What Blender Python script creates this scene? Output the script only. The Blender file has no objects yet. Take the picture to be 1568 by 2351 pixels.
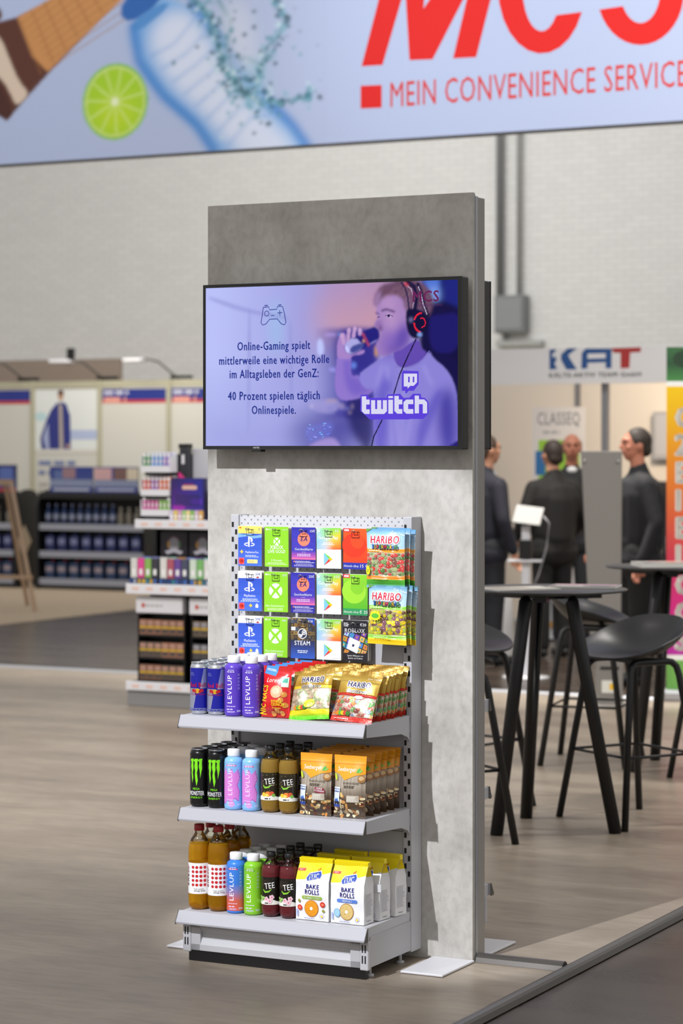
import bpy, bmesh, math, random
import numpy as np
from mathutils import Vector, Matrix

# ------------------------------------------------------------------ camera, world, lights, exposure
S = bpy.context.scene
COL = S.collection
EYE = 1.675                       # camera height
TH = math.radians(27.2)           # the hall grid is turned against the camera
CT, ST = math.cos(TH), math.sin(TH)
OX, OY = .4244, 7.825             # front right foot of the display column

def W(x, y, z=0.0):
    """hall grid (x along the column face, y into the hall) -> world"""
    return Vector((OX + x*CT + y*ST, OY - x*ST + y*CT, z))

cam = bpy.data.cameras.new('camera')
cam.sensor_fit = 'HORIZONTAL'; cam.sensor_width = 24.0
cam.lens = 5550/1568*24.0
cam.shift_y = -150.5/1568
cam.clip_end = 200
cam.dof.use_dof = True; cam.dof.focus_distance = 7.55; cam.dof.aperture_fstop = 3.6
co = bpy.data.objects.new('camera', cam); COL.objects.link(co)
co.location = (0, 0, EYE); co.rotation_euler = (math.pi/2, 0, 0)
S.camera = co

wd = bpy.data.worlds.new('hall_light'); S.world = wd; wd.use_nodes = True
bg = wd.node_tree.nodes['Background']
bg.inputs[0].default_value = (1.0, .98, .955, 1); bg.inputs[1].default_value = .65

def lamp(name, kind, loc, target, power, color=(1, 1, 1), **kw):
    l = bpy.data.lights.new(name, kind); l.energy = power; l.color = color
    for k, v in kw.items(): setattr(l, k, v)
    o = bpy.data.objects.new(name, l); COL.objects.link(o); o.location = loc
    o.rotation_euler = (Vector(target)-Vector(loc)).to_track_quat('-Z', 'Y').to_euler()
    return o
# truss spot aimed at the shelf unit, hall lamps behind, banner flood, warm booth lamps, added fills
lamp('truss_spot', 'SPOT', (-3.64, 2.36, 6.5), W(-.47, 0, .74), 3700, (.93, .95, 1.0), spot_size=math.radians(12.2), spot_blend=.3, shadow_soft_size=.03)
lamp('hall_lamp', 'AREA', (.9, 17.2, 6.4), (1.0, 10.5, 0), 800, (1, .95, .88), size=.7)
lamp('hall_spot', 'SPOT', (-4.2, 10.0, 6.0), (-1.9, 12.8, 0), 1300, (1, .96, .93), spot_size=math.radians(70), spot_blend=.8, shadow_soft_size=.2)
lamp('banner_flood', 'SPOT', W(-4.6, 3.6, 6.6), W(-3.0, 8.0, 4.55), 500, (.86, .9, 1.0), spot_size=math.radians(62), spot_blend=1.0, shadow_soft_size=.15)
lamp('banner_fill', 'SPOT', W(-7.6, 3.4, 6.4), W(-6.6, 8.0, 4.4), 290, (.84, .9, 1.0), spot_size=math.radians(70), spot_blend=1.0, shadow_soft_size=.15)  # added fill that evens out the left part of the banner
lamp('wall_fill', 'AREA', W(-11, 17, 8.5), W(-10.5, 25, 3.0), 430, (1, .99, .97), size=6)  # added area light, only there to brighten the back wall
lamp('booth_lamp', 'AREA', W(-3.4, 12.3, 2.75), W(-3.2, 14.0, 1.2), 85, (1, .78, .55), size=.5)
lamp('aisle_fill', 'AREA', (3.6, 11.5, 6.0), (2.2, 16.5, 1.2), 260, (1, .96, .9), size=.8)  # added area light that lifts the roll-up banner and the people
lamp('fair_lamp', 'AREA', W(-12.2, 16.2, 3.2), W(-12.2, 18.6, 1.6), 30, (1, .93, .8), size=1.2)

S.view_settings.view_transform = 'Standard'; S.view_settings.look = 'None'
S.view_settings.gamma = 1; S.view_settings.use_curve_mapping = False
S.view_settings.exposure = 0.0

# ------------------------------------------------------------------ materials
def lin(c):
    if isinstance(c, str):
        c = c.lstrip('#'); c = [int(c[i:i+2], 16)/255 for i in (0, 2, 4)]
    return tuple((v/12.92 if v <= .04045 else ((v+.055)/1.055)**2.4) for v in c[:3])
MATS = {}
def mat(name, col='888888', rough=.5, metal=0.0, **kw):
    if name in MATS: return MATS[name]
    m = bpy.data.materials.new(name); m.use_nodes = True
    b = m.node_tree.nodes['Principled BSDF']
    b.inputs['Base Color'].default_value = lin(col)+(1,)
    b.inputs['Roughness'].default_value = rough; b.inputs['Metallic'].default_value = metal
    for k, v in kw.items(): b.inputs[k].default_value = v
    MATS[name] = m; return m
def nodes(m):
    nt = m.node_tree
    return nt, nt.nodes, nt.links, nt.nodes['Principled BSDF']
def attr_mat(name, rough=.4, metal=0., emit=0., coat=0.):
    m = mat(name, 'ffffff', rough, metal); nt, N, L, b = nodes(m)
    a = N.new('ShaderNodeAttribute'); a.attribute_name = 'Col'
    if emit:
        b.inputs['Base Color'].default_value = (.004, .004, .005, 1); b.inputs['Specular IOR Level'].default_value = .06
        L.new(a.outputs['Color'], b.inputs['Emission Color']); b.inputs['Emission Strength'].default_value = emit
    else:
        L.new(a.outputs['Color'], b.inputs['Base Color'])
    b.inputs['Coat Weight'].default_value = coat; b.inputs['Coat Roughness'].default_value = .12
    return m
def noise_mat(name, cols, rough=.6, scale=4, detail=6, stretch=(1, 1, 1), bump=0., metal=0., rot=0, pos=None, rvar=0., fine=0.):
    m = mat(name, 'ffffff', rough, metal); nt, N, L, b = nodes(m)
    tc = N.new('ShaderNodeTexCoord'); mp = N.new('ShaderNodeMapping'); no = N.new('ShaderNodeTexNoise'); cr = N.new('ShaderNodeValToRGB')
    mp.inputs['Scale'].default_value = stretch; mp.inputs['Rotation'].default_value = (0, 0, rot)
    no.inputs['Scale'].default_value = scale; no.inputs['Detail'].default_value = detail; no.inputs['Roughness'].default_value = .62
    L.new(tc.outputs['Object'], mp.inputs[0]); L.new(mp.outputs[0], no.inputs['Vector']); L.new(no.outputs['Fac'], cr.inputs[0])
    el = cr.color_ramp.elements
    pos = pos or [.3+.4*i/(len(cols)-1) for i in range(len(cols))]
    while len(el) < len(cols): el.new(.5)
    for e, c, p in zip(el, cols, pos): e.color = lin(c)+(1,); e.position = p
    out = cr.outputs[0]
    if fine:
        n2 = N.new('ShaderNodeTexNoise'); n2.inputs['Scale'].default_value = scale*9; n2.inputs['Detail'].default_value = 5
        L.new(mp.outputs[0], n2.inputs['Vector'])
        r2 = N.new('ShaderNodeValToRGB'); r2.color_ramp.elements[0].position = .36; r2.color_ramp.elements[1].position = .56
        v = 1-fine; r2.color_ramp.elements[0].color = (v, v, v, 1)
        L.new(n2.outputs['Fac'], r2.inputs[0])
        mx = N.new('ShaderNodeMix'); mx.data_type = 'RGBA'; mx.blend_type = 'MULTIPLY'; mx.inputs[0].default_value = 1
        L.new(out, mx.inputs[6]); L.new(r2.outputs[0], mx.inputs[7]); out = mx.outputs[2]
    L.new(out, b.inputs['Base Color'])
    if bump:
        bp = N.new('ShaderNodeBump'); bp.inputs['Strength'].default_value = bump; bp.inputs['Distance'].default_value = .01
        L.new(no.outputs['Fac'], bp.inputs['Height']); L.new(bp.outputs[0], b.inputs['Normal'])
    if rvar:
        mr = N.new('ShaderNodeMapRange'); mr.inputs[3].default_value = rough-rvar; mr.inputs[4].default_value = rough+rvar
        L.new(no.outputs['Fac'], mr.inputs[0]); L.new(mr.outputs[0], b.inputs['Roughness'])
    return m
def clear_mat(name, col, alpha_mix=.75, rough=.06):
    """thin clear plastic: see-through with a glossy skin"""
    m = bpy.data.materials.new(name); m.use_nodes = True; nt = m.node_tree; N = nt.nodes; L = nt.links
    N.remove(N['Principled BSDF']); t = N.new('ShaderNodeBsdfTransparent'); g = N.new('ShaderNodeBsdfGlossy'); mx = N.new('ShaderNodeMixShader')
    t.inputs[0].default_value = lin(col)+(1,); g.inputs['Roughness'].default_value = rough
    fr = N.new('ShaderNodeFresnel'); fr.inputs[0].default_value = 1.45
    L.new(fr.outputs[0], mx.inputs[0]); L.new(t.outputs[0], mx.inputs[1]); L.new(g.outputs[0], mx.inputs[2])
    L.new(mx.outputs[0], N['Material Output'].inputs[0]); MATS[name] = m; return m

M_PRINT = attr_mat('printed_card', .38)
M_GLOSS = attr_mat('printed_gloss', .22, coat=.3)
M_FILM = attr_mat('printed_film', .3, coat=.25)
M_FOIL = attr_mat('printed_foil', .34, metal=.4)
def crinkle(m, scale, strength):
    nt, N, L, b = nodes(m); tc = N.new('ShaderNodeTexCoord'); no = N.new('ShaderNodeTexNoise'); bp = N.new('ShaderNodeBump')
    no.inputs['Scale'].default_value = scale; no.inputs['Detail'].default_value = 2; bp.inputs['Strength'].default_value = strength; bp.inputs['Distance'].default_value = .004
    L.new(tc.outputs['Object'], no.inputs['Vector']); L.new(no.outputs['Fac'], bp.inputs['Height']); L.new(bp.outputs[0], b.inputs['Normal']); return m
crinkle(M_FOIL, 55, .5); crinkle(M_FILM, 40, .25)
M_MATTE = attr_mat('printed_fabric', .85)
M_SCREEN = attr_mat('lit_screen', .25, emit=1.0)

# ------------------------------------------------------------------ object helpers
def tag(o, label=None, cat=None, group=None, kind=None):
    if label: o['label'] = label
    if cat: o['category'] = cat
    if group: o['group'] = group
    if kind: o['kind'] = kind
    return o
def thing(name, label, cat, loc=(0, 0, 0), rz=0., group=None, tilt=None):
    o = bpy.data.objects.new(name, None); COL.objects.link(o); o.empty_display_size = .05
    o.location = loc; o.rotation_euler = (0, 0, rz)
    if tilt: o.rotation_mode = 'XYZ'; o.rotation_euler = tilt
    return tag(o, label, cat, group)
def dup(root, loc=None, rz=None, label=None, group=None, tilt=None):
    r = root.copy(); COL.objects.link(r)
    if loc is not None: r.location = loc
    if rz is not None: r.rotation_euler = (0, 0, rz)
    if tilt is not None: r.rotation_euler = tilt
    if label: r['label'] = label
    if group: r['group'] = group
    for ch in root.children:
        c = ch.copy(); COL.objects.link(c); c.parent = r
        for g in ch.children:
            d = g.copy(); COL.objects.link(d); d.parent = c
    return r

class B:
    """collects shapes for one mesh part"""
    def __init__(s): s.v = []; s.f = []; s.sm = []
    def add(s, vs, fs, smooth=False, M=None):
        n = len(s.v)
        s.v += [tuple(M @ Vector(v)) if M is not None else tuple(v) for v in vs]
        s.f += [tuple(i+n for i in f) for f in fs]; s.sm += [smooth]*len(fs); return s
    def box(s, x0, x1, y0, y1, z0, z1, M=None):
        vs = [(x, y, z) for z in (z0, z1) for y in (y0, y1) for x in (x0, x1)]
        return s.add(vs, [(0, 2, 3, 1), (4, 5, 7, 6), (0, 1, 5, 4), (2, 6, 7, 3), (0, 4, 6, 2), (1, 3, 7, 5)], False, M)
    def prism(s, pts, y0, y1, axis='y', M=None):
        """outline in (a,b) extruded; axis y: pts are (x,z); axis x: pts are (y,z); axis z: (x,y)"""
        k = len(pts)
        def P(p, d): return (p[0], d, p[1]) if axis == 'y' else ((d, p[0], p[1]) if axis == 'x' else (p[0], p[1], d))
        vs = [P(p, y0) for p in pts]+[P(p, y1) for p in pts]
        fs = [tuple(range(k)), tuple(range(2*k-1, k-1, -1))]+[(i, k+i, k+(i+1) % k, (i+1) % k) for i in range(k)]
        return s.add(vs, fs, False, M)
    def lathe(s, prof, n=28, M=None, c=(0, 0)):
        vs = []; fs = []
        for r, z in prof:
            for i in range(n): a = 2*math.pi*i/n; vs.append((c[0]+r*math.cos(a), c[1]+r*math.sin(a), z))
        for j in range(len(prof)-1):
            for i in range(n):
                k = (i+1) % n; fs.append((j*n+i, j*n+k, (j+1)*n+k, (j+1)*n+i))
        if prof[0][0] > 1e-5: fs.append(tuple(range(n-1, -1, -1)))
        if prof[-1][0] > 1e-5: fs.append(tuple(range((len(prof)-1)*n, len(prof)*n)))
        return s.add(vs, fs, True, M)
    def tube(s, pts, r, n=8, M=None, close=False, rr=None):
        pts = [Vector(p) for p in pts]; m = len(pts); vs = []; fs = []
        up = Vector((0, 0, 1))
        for i, p in enumerate(pts):
            a = pts[(i-1) % m] if (i or close) else p; b = pts[(i+1) % m] if (i < m-1 or close) else p
            t = (b-a).normalized()
            u = t.cross(up)
            if u.length < .05: u = t.cross(Vector((0, 1, 0)))
            u.normalize(); w = u.cross(t); q = rr[i] if rr else r
            for k in range(n):
                g = 2*math.pi*k/n; vs.append(p+u*q*math.cos(g)+w*q*math.sin(g))
        for i in range(m if close else m-1):
            j = (i+1) % m
            for k in range(n): l = (k+1) % n; fs.append((i*n+k, i*n+l, j*n+l, j*n+k))
        if not close: fs += [tuple(range(n-1, -1, -1)), tuple(range((m-1)*n, m*n))]
        return s.add(vs, fs, True, M)
    def ell(s, c, r, n=14, m=8, M=None):
        vs = [(c[0], c[1], c[2]-r[2])]; fs = []
        for j in range(1, m):
            a = -math.pi/2+math.pi*j/m
            for i in range(n):
                g = 2*math.pi*i/n; vs.append((c[0]+r[0]*math.cos(a)*math.cos(g), c[1]+r[1]*math.cos(a)*math.sin(g), c[2]+r[2]*math.sin(a)))
        vs.append((c[0], c[1], c[2]+r[2])); q = len(vs)-1
        for i in range(n):
            k = (i+1) % n; fs.append((0, 1+k, 1+i)); fs.append((q, q-n+i, q-n+k))
            for j in range(m-2): fs.append((1+j*n+i, 1+j*n+k, 1+(j+1)*n+k, 1+(j+1)*n+i))
        return s.add(vs, fs, True, M)
    def cap(s, p0, p1, r0, r1, n=12):
        """tapered limb with rounded ends"""
        p0, p1 = Vector(p0), Vector(p1); t = (p1-p0).normalized()
        pts = [p0-t*r0*.95, p0-t*r0*.6]+[p0.lerp(p1, k/4) for k in range(5)]+[p1+t*r1*.6, p1+t*r1*.95]
        rr = [r0*.3, r0*.8]+[r0+(r1-r0)*k/4 for k in range(5)]+[r1*.8, r1*.3]
        return s.tube(pts, r0, n, rr=rr)
    def build(s, name, m, parent=None, bevel=0., seg=2, sub=0, solid=0., remesh=0., smooth=None):
        me = bpy.data.meshes.new(name); me.from_pydata(s.v, [], s.f); me.update()
        if smooth is None: me.polygons.foreach_set('use_smooth', s.sm)
        else: me.polygons.foreach_set('use_smooth', [smooth]*len(s.f))
        o = bpy.data.objects.new(name, me); COL.objects.link(o); me.materials.append(m)
        if parent: o.parent = parent
        if solid: q = o.modifiers.new('solid', 'SOLIDIFY'); q.thickness = solid; q.offset = 0
        if bevel: q = o.modifiers.new('bevel', 'BEVEL'); q.width = bevel; q.segments = seg; q.limit_method = 'ANGLE'; q.angle_limit = .6
        if sub: q = o.modifiers.new('sub', 'SUBSURF'); q.levels = sub; q.render_levels = sub
        if remesh:
            q = o.modifiers.new('one_skin', 'REMESH'); q.mode = 'VOXEL'; q.voxel_size = remesh; q.use_smooth_shade = True
            q = o.modifiers.new('smooth', 'SMOOTH'); q.iterations = 4; q.factor = .5
        return o
def rz(a): return Matrix.Rotation(a, 4, 'Z')
def rx(a): return Matrix.Rotation(a, 4, 'X')
def ry(a): return Matrix.Rotation(a, 4, 'Y')
def tr(x, y, z): return Matrix.Translation((x, y, z))

# ------------------------------------------------------------------ lettering (built-in font) and flat print
GL = {}
def load_glyphs():
    chars = sorted(set("ABCDEFGHIJKLMNOPQRSTUVWXYZabcdefghijklmnopqrstuvwxyz0123456789.,:-&!€äöüÄÖÜß'"))
    tmp = []
    for bold in (0, 1):
        for ch in chars+[' ', '']:
            for kind in ('g', 'w'):
                if kind == 'g' and ch in (' ', ''): continue
                cu = bpy.data.curves.new('g', 'FONT'); cu.body = ch if kind == 'g' else 'H'+ch+'H'
                cu.size = 1; cu.resolution_u = 2; cu.fill_mode = 'FRONT'; cu.offset = 0
                o = bpy.data.objects.new('g', cu); COL.objects.link(o); tmp.append((bold, ch, kind, o))
    bpy.context.view_layer.update(); dg = bpy.context.evaluated_depsgraph_get()
    wid = {}
    for bold, ch, kind, o in tmp:
        e = o.evaluated_get(dg); me = e.to_mesh()
        vs = [(v.co.x, v.co.y) for v in me.vertices]
        if kind == 'g': GL[bold, ch] = (vs, [tuple(p.vertices) for p in me.polygons])
        else: wid[bold, ch] = max(v[0] for v in vs)-min(v[0] for v in vs)
        e.to_mesh_clear()
    for (bold, ch) in [k for k in GL if k[0] == 1]:
        vs, fs = GL[bold, ch]; n = len(vs)
        sh = [(-.026, 0), (0, 0), (.026, 0), (0, .012), (0, -.012)]
        GL[bold, ch] = ([(x+dx, y+dy) for dx, dy in sh for x, y in vs], [tuple(i+q*n for i in f) for q in range(len(sh)) for f in fs])
    for bold, ch, kind, o in tmp:
        if kind == 'w': GL[bold, ch] = GL.get((bold, ch), ([], []))[:2]+(wid[bold, ch]-wid[bold, '']+(.035 if bold else 0),)
    for bold, ch, kind, o in tmp:
        cu = o.data; bpy.data.objects.remove(o); bpy.data.curves.remove(cu)
load_glyphs()
CAPH = {b: max(v[1] for v in GL[b, 'H'][0])-min(v[1] for v in GL[b, 'H'][0]) for b in (0, 1)}
CAP0 = {b: min(v[1] for v in GL[b, 'H'][0]) for b in (0, 1)}

class Art:
    """flat print in layers; u is the unit of its coordinates in metres"""
    def __init__(s, u=.001): s.I = []; s.u = u; s.M = Matrix.Identity(3); s.ly = 0; s.cyc = 0; s.k = 0
    def hold(s, n): s.cyc = n; s.k = 0; return s       # many small marks share n layers
    def free(s): s.ly += s.cyc; s.cyc = 0; return s
    def put(s, vs, fs, col):
        u = s.u
        if s.cyc: lay = s.ly+s.k % s.cyc; s.k += 1
        else: lay = s.ly; s.ly += 1
        if s.M is not None: vs = [(s.M[0][0]*x+s.M[0][1]*y+s.M[0][2], s.M[1][0]*x+s.M[1][1]*y+s.M[1][2]) for x, y in vs]
        cols = [lin(c) for c in col] if isinstance(col, list) else [lin(col)]*len(vs)
        s.I.append(([(x*u, y*u) for x, y in vs], fs, cols, lay)); return s
    def poly(s, pts, col): return s.put(pts, [tuple(range(len(pts)))], col)
    def rect(s, x0, y0, x1, y1, col): return s.poly([(x0, y0), (x1, y0), (x1, y1), (x0, y1)], col)
    def rrect(s, x0, y0, x1, y1, r, col):
        p = []
        for cx, cy, a in ((x1-r, y0+r, -90), (x1-r, y1-r, 0), (x0+r, y1-r, 90), (x0+r, y0+r, 180)):
            for k in range(4): g = math.radians(a+30*k); p.append((cx+r*math.cos(g), cy+r*math.sin(g)))
        return s.poly(p, col)
    def ramp(s, x0, y0, x1, y1, stops):
        """vertical gradient, stops bottom to top [(t,col)]"""
        vs = []; cs = []; fs = []
        for t, c in stops: y = y0+(y1-y0)*t; vs += [(x0, y), (x1, y)]; cs += [c, c]
        for i in range(len(stops)-1): fs.append((2*i, 2*i+1, 2*i+3, 2*i+2))
        return s.put(vs, fs, cs)
    def quadcol(s, x0, y0, x1, y1, c): return s.put([(x0, y0), (x1, y0), (x1, y1), (x0, y1)], [(0, 1, 2, 3)], c)
    def ell(s, cx, cy, a, b, col, n=18, rot=0.):
        c, q = math.cos(rot), math.sin(rot)
        return s.poly([(cx+a*math.cos(t)*c-b*math.sin(t)*q, cy+a*math.cos(t)*q+b*math.sin(t)*c) for t in [2*math.pi*i/n for i in range(n)]], col)
    def ring(s, cx, cy, a, b, w, col, a0=0, a1=360, n=24):
        vs = []; fs = []
        for i in range(n+1):
            t = math.radians(a0+(a1-a0)*i/n); vs += [(cx+a*math.cos(t), cy+b*math.sin(t)), (cx+(a-w)*math.cos(t), cy+(b-w)*math.sin(t))]
        for i in range(n): fs.append((2*i, 2*i+2, 2*i+3, 2*i+1))
        return s.put(vs, fs, col)
    def line(s, pts, w, col):
        vs = []; fs = []
        for i, p in enumerate(pts):
            a = pts[max(i-1, 0)]; b = pts[min(i+1, len(pts)-1)]; dx, dy = b[0]-a[0], b[1]-a[1]; l = math.hypot(dx, dy) or 1
            ww = w[i] if isinstance(w, (list, tuple)) else w
            vs += [(p[0]-dy/l*ww/2, p[1]+dx/l*ww/2), (p[0]+dy/l*ww/2, p[1]-dx/l*ww/2)]
        for i in range(len(pts)-1): fs.append((2*i, 2*i+1, 2*i+3, 2*i+2))
        return s.put(vs, fs, col)
    def text(s, t, x, y, h, col, al='c', bold=1, sx=1., it=0., rot=0., sp=.03, outline=None, ow=0, fit=None):
        """cap height h, baseline y; rot in degrees"""
        k = h/CAPH[bold]; xx = 0; vs = []; fs = []
        if fit: sx = fit/(k*(sum((GL.get((bold, ch)) or GL[bold, ' '])[2]+sp for ch in t)-sp))
        for ch in t:
            g = GL.get((bold, ch)) or GL[bold, ' ']
            n = len(vs)
            vs += [((xx+a)*k*sx+it*(b-CAP0[bold])*k, (b-CAP0[bold])*k) for a, b in g[0]]; fs += [tuple(i+n for i in f) for f in g[1]]
            xx += g[2]+sp
        wd = (xx-sp)*k*sx; off = {'c': -wd/2, 'l': 0, 'r': -wd}[al]
        c, q = math.cos(math.radians(rot)), math.sin(math.radians(rot))
        def T(ax, ay): return [(x+(a+off+ax)*c-(b+ay)*q, y+(a+off+ax)*q+(b+ay)*c) for a, b in vs]
        if outline:
            al_v = []; al_f = []
            for j in range(8):
                g = j*math.pi/4; n = len(al_v); al_v += T(ow*math.cos(g), ow*math.sin(g)); al_f += [tuple(i+n for i in f) for f in fs]
            s.put(al_v, al_f, outline)
        return s.put(T(0, 0), fs, col)
    def lines(s, x0, x1, y, h, n, gap, col, rnd=None, al='l'):
        """tiny print, too small to read"""
        rnd = rnd or random.Random(3)
        for i in range(n):
            yy = y-i*gap; x = x0; e = x0+(x1-x0)*rnd.uniform(.7, 1); sh = (x1-e)/2 if al == 'c' else 0
            vs = []; fs = []
            while x < e:
                w = min(rnd.uniform(1.5, 5)*h, e-x); k = len(vs); vs += [(x+sh, yy), (x+w+sh, yy), (x+w+sh, yy+h), (x+sh, yy+h)]; fs.append((k, k+1, k+2, k+3)); x += w+h*.8
            if vs: s.put(vs, fs, col)
        return s
    def build(s, name, m, parent=None, fn=None, sx=0, sy=0, eps=.0001, smooth=None):
        bm = bmesh.new(); cl = bm.loops.layers.float_color.new('Col')
        for vs, fs, cs, li in s.I:
            bv = [bm.verts.new((x, y, li*eps)) for x, y in vs]
            for f in fs:
                try: fc = bm.faces.new([bv[i] for i in f])
                except ValueError: continue
                for lp, i in zip(fc.loops, f): lp[cl] = cs[i]+(1,)
        if sx or sy:
            xs = [v.co.x for v in bm.verts]; ys = [v.co.y for v in bm.verts]
            for ax, st, lo, hi in ((0, sx, min(xs), max(xs)), (1, sy, min(ys), max(ys))):
                if not st: continue
                k = math.floor(lo/st)+1
                while k*st < hi-1e-6:
                    p = [0, 0, 0]; p[ax] = k*st; n = [0, 0, 0]; n[ax] = 1
                    bmesh.ops.bisect_plane(bm, geom=bm.verts[:]+bm.edges[:]+bm.faces[:], plane_co=p, plane_no=n); k += 1
        for v in bm.verts:
            v.co = fn(v.co.x, v.co.y, v.co.z) if fn else (v.co.x, -v.co.z, v.co.y)
        me = bpy.data.meshes.new(name); bm.to_mesh(me); bm.free(); me.materials.append(m)
        if smooth or (smooth is None and (sx or sy)): me.polygons.foreach_set('use_smooth', [True]*len(me.polygons))
        o = bpy.data.objects.new(name, me); COL.objects.link(o)
        if parent: o.parent = parent
        return o

# a small paint canvas for the photographic pictures (screen, banner): becomes a fine grid of coloured cells
class Canvas:
    def __init__(s, w, h, x0, y0, x1, y1, col):
        s.w, s.h = w, h; s.a = np.zeros((h, w, 3)); s.a[:] = lin(col)
        s.x = x0+(x1-x0)*(np.arange(w)+.5)/w; s.y = y0+(y1-y0)*(np.arange(h)+.5)/h; s.X, s.Y = np.meshgrid(s.x, s.y); s.px = abs(x1-x0)/w
    def blur(s, m, r):
        k = int(round(r/s.px))
        if k < 1: return m
        for _ in range(3):
            for ax in (0, 1):
                p = np.pad(m, [(k+1, k) if q == ax else (0, 0) for q in (0, 1)], mode='edge'); c = np.cumsum(p, axis=ax)
                m = (np.take(c, range(2*k+1, c.shape[ax]), ax)-np.take(c, range(0, c.shape[ax]-2*k-1), ax))/(2*k+1)
        return m
    def put(s, m, col, op=1., blur=0.):
        m = s.blur(m.astype(float), blur) if blur else m.astype(float)
        m = (m*op)[..., None]; s.a = s.a*(1-m)+np.array(lin(col))*m; return s
    def mask(s, pts):
        m = np.zeros(s.X.shape, bool); n = len(pts)
        for i in range(n):
            (xa, ya), (xb, yb) = pts[i], pts[(i+1) % n]
            if ya == yb: continue
            m ^= ((ya > s.Y) != (yb > s.Y)) & (s.X < (xb-xa)*(s.Y-ya)/(yb-ya)+xa)
        return m
    def poly(s, pts, col, op=1., blur=0., round_=2):
        for _ in range(round_):
            q = []
            for i in range(len(pts)):
                a, b = pts[i], pts[(i+1) % len(pts)]; q += [(a[0]*.75+b[0]*.25, a[1]*.75+b[1]*.25), (a[0]*.25+b[0]*.75, a[1]*.25+b[1]*.75)]
            pts = q
        return s.put(s.mask(pts), col, op, blur)
    def ell(s, cx, cy, a, b, col, op=1., blur=0., rot=0.):
        c, q = math.cos(rot), math.sin(rot); u = (s.X-cx)*c+(s.Y-cy)*q; v = -(s.X-cx)*q+(s.Y-cy)*c
        return s.put((u/a)**2+(v/b)**2 < 1, col, op, blur)
    def line(s, pts, w, col, op=1., blur=0.):
        m = np.zeros(s.X.shape, bool)
        for (xa, ya), (xb, yb) in zip(pts, pts[1:]):
            dx, dy = xb-xa, yb-ya; t = np.clip(((s.X-xa)*dx+(s.Y-ya)*dy)/(dx*dx+dy*dy+1e-9), 0, 1)
            m |= (s.X-xa-t*dx)**2+(s.Y-ya-t*dy)**2 < (w/2)**2
        return s.put(m, col, op, blur)
    def build(s, name, m, parent, fn):
        h, w = s.h, s.w
        vs = [fn(i/(w-1), j/(h-1)) for j in range(h) for i in range(w)]
        j, i = np.mgrid[0:h-1, 0:w-1]; k = (j*w+i).ravel(); fs = np.stack([k+w, k+w+1, k+1, k], 1)
        me = bpy.data.meshes.new(name); me.vertices.add(h*w); me.vertices.foreach_set('co', np.array(vs, float).ravel())
        me.loops.add(fs.size); me.loops.foreach_set('vertex_index', fs.ravel()); me.polygons.add(len(fs))
        me.polygons.foreach_set('loop_start', np.arange(0, fs.size, 4)); me.update()
        ca = me.color_attributes.new('Col', 'FLOAT_COLOR', 'POINT')
        ca.data.foreach_set('color', np.concatenate([s.a.reshape(-1, 3), np.ones((h*w, 1))], 1).ravel())
        me.validate(); me.materials.append(m); o = bpy.data.objects.new(name, me); COL.objects.link(o)
        if parent: o.parent = parent
        return o
def trace(px, py, t):
    """point of the printed layout on an upright plane of the hall grid at depth t -> metres on that plane"""
    k = (px-784)/5550; x = (k*(OY+t*CT)-OX-t*ST)/(CT+k*ST); d = OY-x*ST+t*CT
    return x, EYE-(py-1025)*d/5550

# ------------------------------------------------------------------ materials of the place
M_CONC = noise_mat('concrete_laminate', ['a39f99', 'bdb9b3', 'cdcac5'], .55, 5, 9, (1, 1, .75), .05, pos=[.28, .5, .7], fine=.12)
M_FLOOR = noise_mat('vinyl_floor', ['82766a', '978a7b', 'aa9e8e'], .36, 1.6, 9, (.55, 2.0, 1), .03, pos=[.3, .5, .72], rvar=.07, fine=.13)
M_DARKFLOOR = noise_mat('dark_aisle_floor', ['332b25', '40362f', '4f443b'], .28, 1.6, 8, (.3, 2.2, 1), pos=[.3, .5, .72], rvar=.06)
M_TAN = noise_mat('tan_carpet', ['9c8a74', 'a8967f'], .8, 30, 3)
M_SHELF = mat('shelf_grey_paint', 'bcbcc1', .38)
M_SHELF2 = mat('shelf_panel_grey', 'b4b4b8', .42)
M_BLACK = mat('black_plastic', '101012', .35)
M_SLOT = mat('slot_black', '0b0b0c', .6)
M_ALU = mat('brushed_aluminium', 'b8bac0', .35, .6)
M_STEEL = mat('steel_strip', '5f5c59', .3, .6)
M_CHROME = mat('chrome_wire', 'c8c8cc', .18, 1)
M_SIDE = mat('warm_grey_edge', '9a9590', .5)
M_EDGE = mat('dark_edge_band', '54504c', .5)
M_WHITEP = mat('white_plate', 'd0d0d4', .4)
M_FURN = mat('black_furniture', '141416', .42)
M_SHELL = mat('black_shell_plastic', '19191b', .38)
def brick_wall_mat():
    m = mat('painted_brick', 'd4d2cd', .75); nt, N, L, b = nodes(m)
    tc = N.new('ShaderNodeTexCoord'); mp = N.new('ShaderNodeMapping'); mp.inputs['Rotation'].default_value = (math.pi/2, 0, 0)
    br = N.new('ShaderNodeTexBrick'); br.inputs['Scale'].default_value = 1; br.inputs['Brick Width'].default_value = .26; br.inputs['Row Height'].default_value = .085; br.inputs['Mortar Size'].default_value = .008
    br.inputs['Color1'].default_value = lin('e2e2e0')+(1,); br.inputs['Color2'].default_value = lin('dcdcda')+(1,); br.inputs['Mortar'].default_value = lin('d0d0ce')+(1,)
    L.new(tc.outputs['Object'], mp.inputs[0]); L.new(mp.outputs[0], br.inputs['Vector']); L.new(br.outputs[0], b.inputs['Base Color']); return m
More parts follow.
